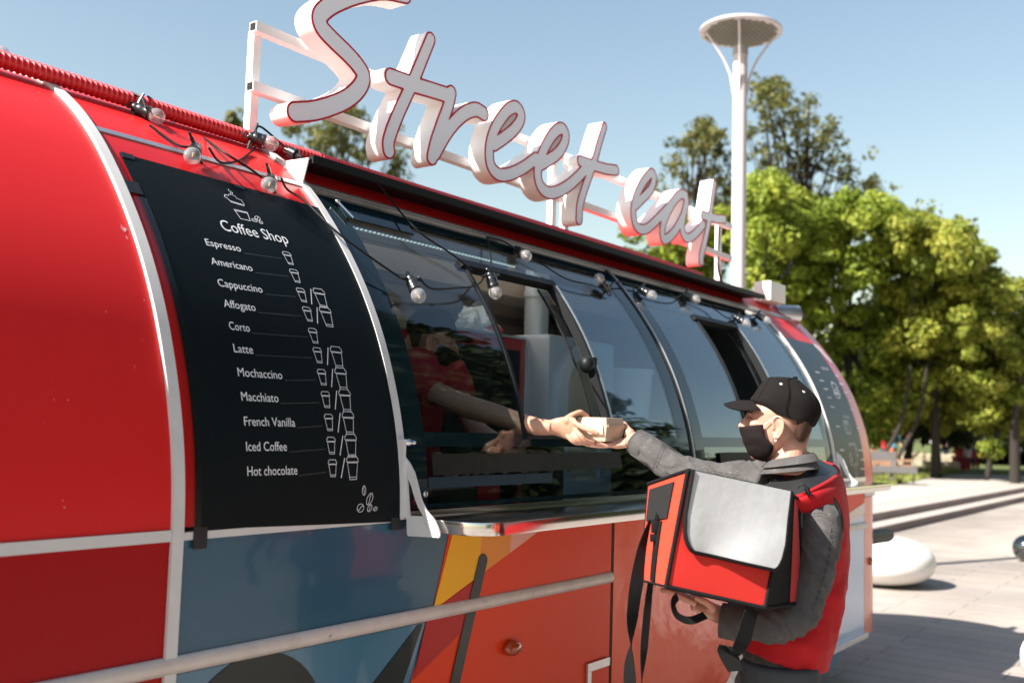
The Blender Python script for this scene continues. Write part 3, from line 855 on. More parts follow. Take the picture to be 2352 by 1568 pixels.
B_.append(bulb(hit(1208, 588, .05), (RT*.62-UP*.45-FW*.6)))
B_.append(bulb(hit(1376, 640, .05), (-RT*.55+UP*.75-FW*.3)))
B_.append(bulb(hit(1497, 678, .05), (RT*.8-UP*.45-FW*.3)))
B_.append(bulb(hit(1598, 688, .05), (RT*.85-UP*.4-FW*.2)))
B_.append(bulb(hit(1714, 742, .05), (RT*.75-UP*.45-FW*.3)))
B_.append(bulb(hit(1761, 736, .05), (RT*.8-UP*.5-FW*.2)))
B_.append(bulb(onplane(2, 126, 1, 2.78), (RT*.8-UP*.3-FW*.2)))
def cable(pts, r=.0036):
    b = MB(); b.tube(spline(pts, 6), r, 8); b.build("cable", BLACKR, lights)
H_ = lambda *a: hit(*a)
cable([onplane(300, 212, 1, 2.70), onplane(325, 225, 1, 2.66), onplane(336, 250, 1, 2.61)])
cable([onplane(344, 288, 1, 2.57), H_(380, 315, .012), H_(412, 335, .02), B_[1]+RT*-.02])
cable([B_[1]+RT*.035, H_(505, 372, .012), H_(545, 370, .01), H_(575, 350, .014), onplane(588, 335, 1, 2.585)])
cable([onplane(340, 222, 1, 2.68), H_(400, 265, .05), H_(500, 340, .055), H_(570, 385, .05), B_[3]+RT*-.03])
cable([onplane(592, 318, 1, 2.60), onplane(588, 298, 1, 2.62), onplane(600, 292, 1, 2.62), onplane(640, 325, 1, 2.60), onplane(668, 350, 1, 2.57), onplane(700, 367, 1, 2.50)])
cable([B_[3]+RT*.03, H_(660, 435, .02), H_(700, 462, .03), H_(770, 530, .06), H_(850, 590, .06), H_(925, 640, .05), B_[4]])
cable([B_[4]+RT*.03, H_(990, 662, .055), H_(1050, 661, .06), H_(1095, 655, .06), B_[5]+RT*-.01])
cable([onplane(850, 398, 1, 2.466), H_(890, 450, .06), H_(960, 530, .05), H_(1040, 585, .04), H_(1085, 622, .03)])
cable([B_[5]-RT*.002, H_(1128, 600, .045), H_(1122, 560, .03), H_(1118, 545, .022)])
cable([H_(1118, 545, .022), H_(1150, 552, .02), H_(1180, 567, .03), B_[6]])
cable([B_[6]+RT*.02, H_(1240, 603, .03), H_(1300, 640, .035), H_(1360, 655, .04), B_[7]])
cable([B_[7]+RT*.01, H_(1408, 650, .04), H_(1430, 648, .03), B_[8]])
cable([B_[8]+RT*.02, H_(1520, 678, .03), H_(1555, 682, .03), B_[9]])
cable([B_[9]+RT*.02, H_(1630, 702, .03), H_(1670, 730, .04), B_[10]])
cable([B_[10]+RT*.02, H_(1718, 725, .04), B_[11]])
b = MB(); b.lathe([(.001,0),(.009,.0),(.011,.02),(.019,.022),(.019,.05),(.010,.054),(.007,.075),(.001,.076)], 14, onplane(655, 343, 1, 2.585), (onplane(705, 368, 1, 2.50)-onplane(655, 343, 1, 2.585)))
b.build("plug", SOCK, lights)

r = random.Random(9); b = MB()
for px, py, n_, sp, sz in ((283,525,6,6,.010),(290,548,4,5,.006),(155,238,3,10,.004),(327,614,2,3,.005),(325,780,2,3,.004),(90,233,3,14,.004),(330,690,1,2,.004),(240,700,2,25,.003),(120,930,3,40,.003),(310,845,2,6,.004),(250,1010,2,30,.003),(150,1165,2,20,.004)):
    for i in range(n_):
        p = hit(px+r.gauss(0, sp*.5), py+r.gauss(0, sp)); s0 = float(np.interp(p[2], _hs[:, 1], _L[:_half_n])); a0 = r.uniform(0, 3)
        v = []
        for k in range(7):
            t = 2*math.pi*k/7; rr = sz*r.uniform(.25, 1); v.append(skin_pt(p[0]+rr*.45*math.cos(t+a0), s0+rr*math.sin(t), .0012))
        b.add(v, [tuple(range(7))], 0, False)
b.build("paint_scuffs", mat("bare_scuff", (.62,.42,.40), .6), trailer)["kind"] = "stuff"
# ================================================================== MENU BOARDS
MENUB = mat("menu_black", (0.003, 0.006, 0.0075), 0.5, spec=0.12, noise=(2.5, 0.6, (0.007, 0.011, 0.012)), bump=(3.5, 0.10, 0.02))
PRINT = mat("menu_print", (0.78, 0.78, 0.80), 0.5)
TAPEB = mat("black_gaffer", (0.008, 0.009, 0.012), 0.5)
CLEART = glass("clear_tape", (0.95, 0.93, 0.93), 1.35, 0.25, 0.01)
def s2z(s): return float(np.interp(s, _L[:_half_n], _hs[:_half_n, 1]))
S0 = s_of_z(0.30)                                     # 0
def curl(me, off):
    """lay a flat (X, s) mesh on the trailer's curved side"""
    n = len(me.vertices); co = np.empty(n*3, np.float32); me.vertices.foreach_get("co", co); co = co.reshape(-1, 3).astype(float)
    out = np.array([skin_pt(x, s, off+z) for x, s, z in co])
    me.vertices.foreach_set("co", out.astype(np.float32).ravel()); me.update()
def words(txt, x0, x1, s, cap, parent, name="lettering", off=.0085, m=None, align_w=True):
    cu = bpy.data.curves.new(name, 'FONT'); cu.body = txt; cu.size = 1.0; cu.extrude = 0.0; cu.resolution_u = 3
    o = bpy.data.objects.new(name, cu); COL.objects.link(o)
    me = bpy.data.meshes.new_from_object(o.evaluated_get(bpy.context.evaluated_depsgraph_get()))
    bpy.data.objects.remove(o); bpy.data.curves.remove(cu)
    n = len(me.vertices); co = np.empty(n*3, np.float32); me.vertices.foreach_get("co", co); co = co.reshape(-1, 3)
    w_ = co[:, 0].max()-co[:, 0].min()
    co[:, 0] = x0+(co[:, 0]-co[:, 0].min())/w_*(x1-x0)
    co[:, 1] = s+co[:, 1]*cap/0.73
    co[:, 2] = 0
    me.vertices.foreach_set("co", co.ravel())
    bm = bmesh.new(); bm.from_mesh(me)
    bmesh.ops.triangulate(bm, faces=bm.faces)
    bmesh.ops.remove_doubles(bm, verts=bm.verts, dist=1e-5)
    bm.to_mesh(me); bm.free()
    curl(me, off)
    me.materials.clear(); me.materials.append(m or PRINT); me.name = name
    return link(name, me, parent)
def lines(paths, wd, parent, name, off=.0085, m=None):
    """printed line drawing: paths of (X, s) with closed flag"""
    b = MB()
    for pts, closed in paths:
        P = np.array(pts, float); n = len(P)
        Q = []
        rg = range(n if closed else n-1)
        for i in rg:
            a, c = P[i], P[(i+1) % n]; d = c-a; L = np.hypot(*d)+1e-9; nn = np.array((-d[1], d[0]))/L*wd/2; e = d/L*wd/2*.8
            q = [a-nn-e, c-nn+e, c+nn+e, a+nn-e]
            b.add([skin_pt(x, s, off) for x, s in q], [(0, 1, 2, 3)], 0, False)
    return b.build(name, m or PRINT, parent)
board = thing("menu_board", "black coffee menu board with white writing taped on the trailer beside the windows", "menu board", (1.8, 2.0, 1.3))
b = MB()
ns = 60
v = []; f = []
for o_ in (.007, .004):
    for i in range(ns+1):
        for k, x in enumerate(np.linspace(1.458, 2.166, 6)):
            st = np.interp(x, (1.458, 2.166), (2.050, 2.030)); sb = np.interp(x, (1.458, 2.166), (.985, .962))
            v.append(skin_pt(x, sb+(st-sb)*i/ns, o_))
N = (ns+1)*6
for i in range(ns):
    for k in range(5):
        a = i*6+k; f += [(a, a+1, a+7, a+6), (N+a, N+a+6, N+a+7, N+a+1)]
for i in range(ns):
    for k in (0, 5):
        a = i*6+k; f.append((a, a+6, N+a+6, N+a))
for k in range(5):
    for i in (0, ns):
        a = i*6+k; f.append((a, N+a, N+a+1, a+1))
b.add(v, f)
b.build("sheet", MENUB, board)
words("Coffee Shop", 1.69, 1.926, 1.814, .043, board, "heading")
ITEMS = [("Espresso", 1.725, 1), ("Americano", 1.741, 1), ("Cappuccino", 1.751, 2), ("Affogato", 1.708, 2), ("Corto", 1.671, 1), ("Latte", 1.667, 2), ("Mochaccino", 1.750, 2), ("Macchiato", 1.725, 2), ("French Vanilla", 1.771, 2), ("Iced Coffee", 1.736, 2), ("Hot chocolate", 1.767, 2)]
FAINT = mat("menu_faint_line", (0.10, 0.10, 0.105), 0.5)
def cup(cx, cs, sc):
    w_, h = .0155*sc, .0225*sc
    lid = [(cx-w_, cs+h*.50), (cx-w_*.97, cs+h*.80), (cx-w_*.80, cs+h*.82), (cx-w_*.76, cs+h), (cx+w_*.76, cs+h), (cx+w_*.80, cs+h*.82), (cx+w_*.97, cs+h*.80), (cx+w_, cs+h*.50)]
    body = [(cx-w_*.86, cs+h*.42), (cx-w_*.58, cs-h), (cx+w_*.58, cs-h), (cx+w_*.86, cs+h*.42)]
    foot = [(cx-w_*.62, cs-h*.80), (cx+w_*.62, cs-h*.80)]
    return [(lid, True), (body, True), (foot, False)]
sp = [1.7437, 1.680, 1.6115, 1.549, 1.484, 1.422, 1.3575, 1.2935, 1.2297, 1.1665, 1.1055]
for (t, xe, nc), s in zip(ITEMS, sp):
    words(t, 1.611 if s > 1.7 else 1.606, xe, s, .0245, board, "item_name")
    lines([([(xe+.006, s-.003), (1.868, s+.004)], False)], .0011, board, "leader_line", m=FAINT)
    cs = s+.011 if nc == 1 else s+.014
    lines(cup(1.892+.004*(s-1.1)/.6, cs, 1.0), .0015, board, "cup_icon")
    if nc == 2:
        lines([([(1.922, cs-.026), (1.938, cs+.026)], False)], .0028, board, "slash")
        lines(cup(1.967, cs, 1.42), .0016, board, "cup_icon")
def bean(cx, cs, a, c, rot):
    e = [(cx+a*math.cos(t)*math.cos(rot)-c*math.sin(t)*math.sin(rot), cs+a*math.cos(t)*math.sin(rot)+c*math.sin(t)*math.cos(rot)) for t in np.linspace(0, 2*math.pi, 18, endpoint=False)]
    md = [(cx+a*t*math.cos(rot)-c*.25*math.sin(t*3)*math.sin(rot), cs+a*t*math.sin(rot)+c*.25*math.sin(t*3)*math.cos(rot)) for t in np.linspace(-.95, .95, 9)]
    return [(e, True), (md, False)]
for q in ((2.008, 1.056, .013, .0065, 1.5), (2.030, 1.032, .018, .010, 1.0), (1.994, 1.009, .013, .011, .3), (2.030, 1.007, .011, .007, .9), (2.052, 1.004, .008, .005, .3)):
    lines(bean(*q), .0017, board, "bean_icon")
logo = [([(1.757, 1.962), (1.762, 1.972), (1.776, 1.972), (1.780, 1.980), (1.800, 1.978), (1.803, 1.968), (1.817, 1.965), (1.820, 1.950), (1.816, 1.940), (1.772, 1.944), (1.766, 1.956)], True), ([(1.772, 1.948), (1.816, 1.944)], False),
        ([(1.769, 1.913), (1.815, 1.913), (1.811, 1.878), (1.777, 1.878)], True), ([(1.771, 1.909), (1.814, 1.909)], False),
        ([(1.786, 1.982), (1.792, 1.990), (1.786, 1.998), (1.790, 2.004)], False), ([(1.792, 1.982), (1.798, 1.990), (1.793, 1.996)], False)]
lines(logo, .0019, board, "coffee_icon")
for q in ((1.845, 1.897, .011, .008, .6), (1.829, 1.885, .010, .006, .1), (1.851, 1.882, .007, .0055, .4)):
    lines(bean(*q), .0016, board, "bean_icon")
def patch(x0, x1, s0, s1, off, sk=0.0, n=5):
    b = MB(); v = []; f = []
    for o_ in (off, off-.002):
        for i in range(n+1):
            s = s0+(s1-s0)*i/n
            for x in (x0, x1): v.append(skin_pt(x+sk*(s-s0), s, o_))
    N = 2*(n+1)
    for i in range(n):
        a = 2*i
        f += [(a, a+1, a+3, a+2), (N+a, N+a+2, N+a+3, N+a+1), (a, a+2, N+a+2, N+a), (a+1, N+a+1, N+a+3, a+3)]
    f += [(0, N, N+1, 1), (2*n, 2*n+1, N+2*n+1, N+2*n)]
    return b.add(v, f)
for (x0, x1, s0, s1) in ((1.425, 1.468, 1.885, 1.93), (1.452, 1.490, .94, .990), (2.118, 2.170, .940, .975), (1.82, 1.858, 2.022, 2.036), (1.460, 1.497, 2.030, 2.052)):
    patch(x0, x1, s0, s1, .0095).build("gaffer_tape", TAPEB, board)
patch(1.436, 1.472, .99, 1.875, .0092, n=30).build("clear_tape", CLEART, board)
# the other menu, at the far end
MENU2 = mat("menu_slate", (0.016, 0.024, 0.028), 0.35, spec=0.22, coat=0.06, coat_rough=0.1)
board2 = thing("menu_board", "dark burger, taco and dessert menu board at the far end of the trailer", "menu board", (6.2, 2.0, 1.3))
b = MB(); slab(b, 5.962, 6.474, s_of_z(1.292), s_of_z(2.14), off=.007, th=.003, ds=.025); b.build("sheet", MENU2, board2)
def us6(c): p = hit((1950+c[0]/5.227)*.91875, (950+c[1]/5.227)*.91875, .008); return p[0], float(np.interp(p[2], _hs[:, 1], _L[:_half_n]))
def us5(c): p = hit((1850+c[0]/5.8725)*.91875, (700+c[1]/5.8725)*.91875, .008); return p[0], float(np.interp(p[2], _hs[:, 1], _L[:_half_n]))
def dash(x, s, w_, h=.012):
    b = MB(); n = 6
    for k in range(n):
        a0 = x-w_/2+w_*k/n; a1 = a0+w_/n*.78; hh = h*(1.0 if k % 3 == 0 else .75)
        b.add([skin_pt(X, S, .0085) for X, S in ((a0, s-h/2), (a1, s-h/2), (a1, s-h/2+hh), (a0, s-h/2+hh))], [(0, 1, 2, 3)], 0, False)
    b.build("menu_line", PRINT, board2)
for c in ((545, 10), (600, 120), (648, 232), (685, 352), (808, 55), (860, 165), (912, 272), (945, 385), (757, 605), (1028, 625), (812, 912), (1052, 915), (1080, 1037), (1080, 1155)):
    x, s = us6(c); dash(x, s, .075)
for c in ((1140, 1360), (1425, 1412), (1200, 1480), (1490, 1530)):
    x, s = us5(c); dash(x, s, .075)
for t, c, fn, w_ in (("BURGER MENU", (1245, 1305), us5, .13), ("TACO MENU", (862, 485), us6, .12), ("DESSERT MENU", (943, 838), us6, .14)):
    x, s = fn(c); words(t, x-w_/2, x+w_/2, s-.012, .022, board2, "heading")
def ell(c, fn, a, h, rot=0):
    x, s = fn(c); return [(x+a*math.cos(t)*math.cos(rot)-h*math.sin(t)*math.sin(rot), s+a*math.cos(t)*math.sin(rot)+h*math.sin(t)*math.cos(rot)) for t in np.linspace(0, 2*math.pi, 20, endpoint=False)]
cb = (728, 130)
lines([(ell(cb, us6, .050, .055), True), (ell((715, 80), us6, .045, .02), True), (ell((735, 150), us6, .052, .008), True), (ell((742, 180), us6, .052, .008), True), (ell((750, 210), us6, .045, .018), True)], .006, board2, "burger_icon")
x, s = us6((885, 620))
lines([([(x-.05+.024*k+.022*math.cos(a), s+.042*math.sin(a)) for a in np.linspace(.4, 5.0, 12)], False) for k in range(4)] + [([(x+.035, s-.04), (x+.06, s), (x+.035, s+.03)], False)], .005, board2, "taco_icon")
lines([(ell((930, 1035), us6, .026, .038), True), (ell((930, 1035), us6, .010, .015), True), (ell((1000, 990), us6, .022, .055), True), (ell((1000, 940), us6, .010, .028), True), (ell((990, 1180), us6, .022, .045, .3), True)], .004, board2, "dessert_icon")
lines([(ell((1155, 1010), us5, .045, .02, -.5), True), (ell((1275, 1140), us5, .05, .016, -.9), True), (ell((1150, 1010), us5, .036, .012, -.5), True), (ell((1270, 1130), us5, .04, .008, -.9), True)], .012, board2, "leaf_icon")
# ================================================================== PEOPLE
from mathutils import noise as mnoise
def skinmat(name, c, c2):
    m = mat(name, c, 0.45, spec=0.35, sub=0.12, noise=(60, 0.5, c2), bump=(420, 0.15, 0.0008))
    return m
SKIN  = skinmat("skin", (0.54, 0.29, 0.21), (0.46, 0.22, 0.155))
SKIN2 = skinmat("skin_server", (0.50, 0.265, 0.18), (0.42, 0.20, 0.13))
DENIM = mat("grey_denim", (0.088, 0.083, 0.082), 0.85, spec=0.12, sheen=0.05, noise=(26, 0.8, (0.052, 0.049, 0.049)), bump=(900, 0.6, 0.0015), stain=(75, 0.58, 0.78, (0.16, 0.152, 0.148)))
JEANS = mat("dark_jeans", (0.05, 0.055, 0.06), 0.85, spec=0.15, bump=(900, 0.5, 0.001))
VEST  = mat("vest_red", (0.40, 0.010, 0.014), 0.75, spec=0.15, sheen=0.03, noise=(14, 0.5, (0.33, 0.008, 0.012)), bump=(45, 0.25, 0.004))
LINING= mat("black_lining", (0.014, 0.014, 0.015), 0.42, spec=0.5, bump=(40, 0.4, 0.004))
CAPM  = mat("cap_black", (0.0085, 0.0072, 0.0068), 0.9, spec=0.12, bump=(700, 0.6, 0.0015), noise=(10, 0.6, (0.013, 0.011, 0.010)))
MASKM = mat("mask_black", (0.015, 0.0105, 0.0105), 0.85, spec=0.15, bump=(60, 0.3, 0.003))
HAIR  = mat("hair_brown", (0.035, 0.018, 0.011)
, 0.7, bump=(600, 0.8, 0.001))
FADE  = mat("cropped_hair", (0.075, 0.038, 0.025), 0.8, spec=.2, noise=(900, 0.9, (0.03, 0.016, 0.010)), bump=(900, 1.0, 0.001))
HAIR0 = mat("hair", (0.055, 0.028, 0.016), 0.7, bump=(600, 0.8, 0.001))
WHITEC= mat("white_cord", (0.8, 0.78, 0.75), 0.6)
SILV  = mat("silver", (0.8, 0.8, 0.8), 0.2, metal=1.0)
TEE   = mat("tee_red", (0.34, 0.020, 0.034), 0.8, spec=0.2, bump=(30, 0.2, 0.004))
GLASSM= glass("spectacle_lens", (0.9, 0.9, 0.9), 1.5)
THREAD= mat("dark_stitching", (0.05, 0.046, 0.044), 0.85)

def wrinkle(amp, sc=14.0, seed=0.0, stretch=None):
    def fn(co, no):
        out = co.copy()
        for i in range(len(co)):
            p = co[i]
            q = Vector((p[0]*sc+seed, p[1]*sc, p[2]*sc)) if stretch is None else Vector((float(p@stretch[0])*sc*stretch[3]+seed, float(p@stretch[1])*sc, float(p@stretch[2])*sc))
            w_ = mnoise.noise(q+Vector((mnoise.noise(q*.6)*1.2, 0, 0)))
            r = (1-abs(w_)*2.2)
            out[i] = p+no[i]*amp*(r*r*(1 if r > 0 else 0)-.35+.35*mnoise.noise(q*2.3))
        return out
    return fn

class Head:
    """head and headgear drawn once in profile units (px of a 0.2 mm grid, ear canal at 1110,980; face to the left)"""
    U = .0002017
    def __init__(s, O, f, u, l, k=1.0):
        s.O = np.array(O); s.f = f/np.linalg.norm(f); s.l = l-s.f*(l@s.f); s.l /= np.linalg.norm(s.l); s.u = u-s.f*(u@s.f)-s.l*(u@s.l); s.u /= np.linalg.norm(s.u); s.k = k
    def p(s, cx, cy, w=0.0):
        return s.O + s.f*((1110-cx)*s.U*s.k) + s.u*((980-cy)*s.U*s.k) + s.l*(w*s.k)
    def loft(s, mb, secs, n=28, e=2.3, mi=0):
        """secs: (cy, front cx, back cx, half width m)"""
        S = spline(np.array(secs, float), 4)
        v = []; f = []
        for cy, a, b, w in S:
            c = (a+b)/2; h = (b-a)/2
            for k in range(n):
                t = 2*math.pi*k/n
                ct, st = math.cos(t), math.sin(t)
                v.append(s.p(c+h*math.copysign(abs(ct)**(2/e), ct), cy, w*math.copysign(abs(st)**(2/e), st)))
        m = len(S)
        for i in range(m-1):
            for k in range(n):
                f.append((i*n+k, i*n+(k+1) % n, (i+1)*n+(k+1) % n, (i+1)*n+k))
        f.append(tuple(range(n-1, -1, -1))); f.append(tuple((m-1)*n+k for k in range(n)))
        return mb.add(v, f, mi)
    def skull(s, mb):
        s.loft(mb, [(385,1160,1380,.026),(420,1050,1470,.044),(490,950,1540,.058),(580,860,1590,.068),(690,775,1620,.0735),(790,714,1625,.0745),(860,728,1618,.0735),(930,738,1620,.072),(1000,735,1595,.070),(1080,722,1540,.067),(1150,728,1440,.064),(1210,735,1320,.060),(1270,745,1220,.055),(1340,770,1130,.047),(1400,810,1060,.036),(1440,870,1000,.022)])
        for (cx, cy, w, r) in ((735,835,0,.011),(700,890,0,.011),(668,940,0,.012),(640,985,0,.0125),(672,1015,.006,.010),(672,1015,-.006,.010),(725,960,0,.014)):
            mb.ball(s.p(cx, cy, w), r, 12, 8)
        for sg in (1, -1):
            mb.ball(s.p(765, 800, .030*sg), (.013,.013,.009), 12, 8)     # brow
            mb.ball(s.p(790, 866, .029*sg), .0090, 12, 8)                 # eye ball under the lid
            mb.ball(s.p(830, 955, .038*sg), .018, 12, 8)                  # cheek bone
        mb.ball(s.p(748, 1110, 0), (.018,.018,.010), 12, 8)               # lips, under the mask
        mb.ball(s.p(752, 1165, 0), (.018,.018,.009), 12, 8)
        mb.ball(s.p(835, 1385, 0), .017, 12, 8)
        for sg in (1, -1): s.ear(mb, sg)
    def ear(s, mb, sg):
        def e(cx, cy, w): return s.p(cx, cy, sg*w)
        hel = spline([(1082,985,.076),(1068,930,.077),(1072,885,.079),(1098,850,.082),(1142,836,.087),(1186,862,.091),(1208,925,.093),(1204,1005,.091),(1180,1075,.087),(1146,1125,.082),(1112,1150,.079),(1086,1130,.076),(1078,1085,.075)], 4)
        mb.tube([e(*q) for q in hel], .0034, 8)
        anti = spline([(1150,890,.085),(1168,950,.086),(1160,1020,.085),(1130,1075,.081),(1105,1095,.078)], 4)
        mb.tube([e(*q) for q in anti], .0033, 8)
        # thin sheet that fills the ear, dished at the canal
        n = 16; v = []; f = []
        ring = hel[np.linspace(0, len(hel)-1, n).astype(int)]
        for o in (0.0, -.004):
            v += [e(q[0], q[1], q[2]-.002+o) for q in ring]; v.append(e(1128, 1000, .0755+o))
        N = n+1
        for k in range(n):
            f += [(k, (k+1) % n, n), (N+(k+1) % n, N+k, N+n), (k, N+k, N+(k+1) % n, (k+1) % n)]
        mb.add(v, f)
        mb.ball(e(1078, 1005, .075), (.004,.004,.006), 8, 6)              # tragus
        mb.ball(e(1108, 1128, .079), (.006,.0045,.007), 10, 6)            # lobe
    def neck(s, mb, secs):
        """secs: (cx, cy, a, b): centre, radii fore-aft and sideways"""
        S = spline(np.array(secs, float), 4); v = []; f = []; n = 24
        for cx, cy, a, b in S:
            for k in range(n):
                t = 2*math.pi*k/n; v.append(s.p(cx, cy, b*math.sin(t))+s.f*a*math.cos(t))
        m = len(S)
        for i in range(m-1):
            for k in range(n): f.append((i*n+k, i*n+(k+1) % n, (i+1)*n+(k+1) % n, (i+1)*n+k))
        f.append(tuple(range(n-1, -1, -1))); f.append(tuple((m-1)*n+k for k in range(n)))
        mb.add(v, f)
    def cap(s, parent, m=CAPM, eyelets=True):
        b = MB()
        # crown: profile sections slanted with the cap's rim (front rim high, back rim low)
        n = 48
        rings = []
        R = [  # t, front(cx,cy), back(cx,cy), half width
            ((905,742),(1645,968),.0800),((838,690),(1690,900),.0825),((748,602),(1735,800),.0835),((800,515),(1745,705),.083),((868,405),(1710,590),.078),((935,315),(1630,480),.066),((1000,264),(1535,388),.049),((1130,258),(1465,325),.030),((1290,262),(1420,290),.012),((1360,268),(1385,276),.002)]
        Rr = spline(np.array([(a[0], a[1], c[0], c[1], w) for a, c, w in R]), 3)
        v = []; f = []
        for ax, ay, bx, by, w in Rr:
            for k in range(n):
                t = 2*math.pi*k/n; ct = math.cos(t); st = math.sin(t)
                ct = math.copysign(abs(ct)**.92, ct)
                h = (1-ct)/2
                crease = .0012*math.cos(6*t)
                v.append(s.p(ax+(bx-ax)*h, ay+(by-ay)*h, (w+crease)*math.copysign(abs(st)**.92, st)))
        m_ = len(Rr)
        for i in range(m_-1):
            for k in range(n): f.append((i*n+k, i*n+(k+1) % n, (i+1)*n+(k+1) % n, (i+1)*n+k))
        f.append(tuple((m_-1)*n+k for k in range(n)))
        b.add(v, f)
        crown = b.build("cap", m, parent)
        def onc(ti, ang):   # point on the crown
            k = min(m_-1, ti); ax, ay, bx, by, w = Rr[k]; t = ang; ct = math.cos(t); st = math.sin(t)
            return s.p(ax+(bx-ax)*(1-ct)/2, ay+(by-ay)*(1-ct)/2, (w+.0016)*math.copysign(abs(st)**.92, st))
        q = MB()
        for a in (math.pi*.5, -math.pi*.5, math.pi*.2, -math.pi*.2, math.pi*.8, -math.pi*.8):
            for d in (-.022, .022):
                q.tube([onc(i, a+d) for i in range(0, m_-2, 2)], .0009, 5)
        q.build("seam", m, crown)
        q = MB(); q.ball(s.p(1378, 266, 0), (.0075,.0075,.005), 14, 8); q.build("button", m, crown)
        if eyelets:
            for (ti, a) in ((15, math.pi*.40), (14, math.pi*.68)):
                c = onc(ti, a); c2 = onc(ti+2, a); c3 = onc(ti, a+.1)
                e1_ = (c2-c)/np.linalg.norm(c2-c); e2_ = (c3-c)/np.linalg.norm(c3-c)
                q = MB(); q.tube([c+(e1_*math.cos(t)+e2_*math.sin(t))*.0034 for t in np.linspace(0, 2*math.pi, 14, endpoint=False)], .0010, 6, closed=True)
                q.build("eyelet", WHITEC, crown)
        # brim
        v = []; f = []; nu, nv = 20, 8
        for o in (0, 1):
            for i in range(nu+1):
                a = -math.pi/2+math.pi*i/nu
                for j in range(nv+1):
                    t = j/nv
                    ca = max(math.cos(a), 0.0)
                    root = np.array((905-140*ca, 742-137*ca)); tip = np.array((905-533*ca**.8, 742-87*ca**1.5+35*abs(math.sin(2*a))))
                    cx, cy = root+(tip-root)*t
                    cy -= 22*ca*math.sin(math.pi*t)
                    w = .0765*math.sin(a)*(1-.06*t*ca)
                    v.append(s.p(cx, cy+(15 if o else 0), w))
        N = (nu+1)*(nv+1)
        for i in range(nu):
            for j in range(nv):
                a = i*(nv+1)+j; c = a+nv+1
                f += [(a, a+1, c+1, c), (N+a, N+c, N+c+1, N+a+1)]
        for i in range(nu):
            for j in (0, nv):
                a = i*(nv+1)+j; c = a+nv+1; f.append((a, c, N+c, N+a))
        q = MB(); q.add(v, f); q.build("brim", m, crown)
        return crown
    def mask(s, parent, loops=True, cordm=WHITEC, m=MASKM):
        # cloth shell over nose, mouth and chin
        n = 22
        S = spline(np.array([(985,592,935,.071),(1040,606,942,.0715),(1130,636,975,.0705),(1200,655,1040,.068),(1260,682,1080,.064),(1330,712,1070,.057),(1400,765,1030,.046),(1445,830,1000,.034),(1474,930,990,.015)], float), 4)
        v = []; f = []
        for cy, a, bk, w in S:
            for k in range(n+1):
                t = -math.pi/2+math.pi*k/n
                ct = math.cos(t)**.80; st = math.copysign(abs(math.sin(t))**.95, math.sin(t))
                fold = 4.0*math.sin(cy*.045+3*t)*math.cos(t*1.0)
                droop = 28*(1-abs(st))*0 + (26*math.sin(abs(t)*2) if cy < 1000 else 0)
                v.append(s.p(bk-(bk-a)*ct+fold*.6, cy+droop*.6-(32*abs(st)**2 if cy < 1100 else 0), (w+.002)*st))
        m_ = len(S); nn = n+1
        for i in range(m_-1):
            for k in range(n): f.append((i*nn+k, i*nn+k+1, (i+1)*nn+k+1, (i+1)*nn+k))
        b = MB(); b.add(v, f)
        o = b.build("mask", m, parent)
        md = o.modifiers.new("thick", 'SOLIDIFY'); md.thickness = .0016; md.offset = 1
        if loops:
            for sg in (1, -1):
                q = MB(); q.tube([s.p(*p_[:2], p_[2]*sg) for p_ in spline([(945,962,.0735),(1000,915,.076),(1062,872,.080),(1100,845,.0835)], 5)], .0016, 6, flat=.6)
                q.tube([s.p(*p_[:2], p_[2]*sg) for p_ in spline([(1212,905,.084),(1232,915,.080),(1240,925,.077)], 4)], .0022, 6)
                q.build("ear_loop", cordm, o)
        return o
    def eyes(s, parent):
        for sg in (1, -1):
            b = MB(); b.tube([s.p(*p_[:2], p_[2]*sg) for p_ in spline([(716,872,.020),(728,862,.029),(748,860,.037),(775,868,.043)], 4)], .0013, 6); b.build("eyelashes", HAIR, parent)
            b = MB(); b.tube([s.p(*p_[:2], p_[2]*sg) for p_ in spline([(705,800,.014),(712,782,.026),(740,778,.040),(775,792,.050)], 4)], [.0012]+[.0024]*10+[.001]*2 if False else .0022, 6, flat=.6); b.build("eyebrow", HAIR, parent)
    def stubble(s, parent):
        b = MB(); s.loft(b, [(800,1260,1650,.0730),(870,1265,1644,.0722),(950,1280,1626,.0705),(1040,1300,1600,.0665),(1120,1330,1556,.0595),(1180,1360,1530,.0505)], e=2.0)
        return b.build("cropped_hair", FADE, parent)

def finger(mb, pts, r, n=10):
    """joints from knuckle to tip, tapering, with round end"""
    P = spline(np.array(pts, float), 5); m = len(P)
    rad = np.linspace(r*1.08, r*.80, m)
    # knuckle swells
    for j in range(1, len(pts)-1): rad[j*5] *= 1.05
    mb.tube(P, rad, n); mb.ball(P[-1], r*.80, 10, 8); mb.ball(P[0], r*1.08, 10, 8)
def nail(parent, tip, d, nrm, r):
    b = MB(); d = np.array(d)/np.linalg.norm(d); nrm = np.array(nrm)-d*(np.array(nrm)@d); nrm /= np.linalg.norm(nrm); s = np.cross(d, nrm)
    b.ball(np.array(tip)+nrm*r*.62-d*r*.2, (r*.75, r*.6, r*.2), 10, 6, rot=np.stack([d, s, nrm], 1))
    return b.build("fingernail", mat_nail, parent)
mat_nail = mat("nail", (0.66, 0.40, 0.33), 0.25)
def b5(cx, cy): return ((1300+cx/5.8725)*.91875, (1000+cy/5.8725)*.91875)
def H5(cx, cy, Z): return at(*b5(cx, cy), Z)

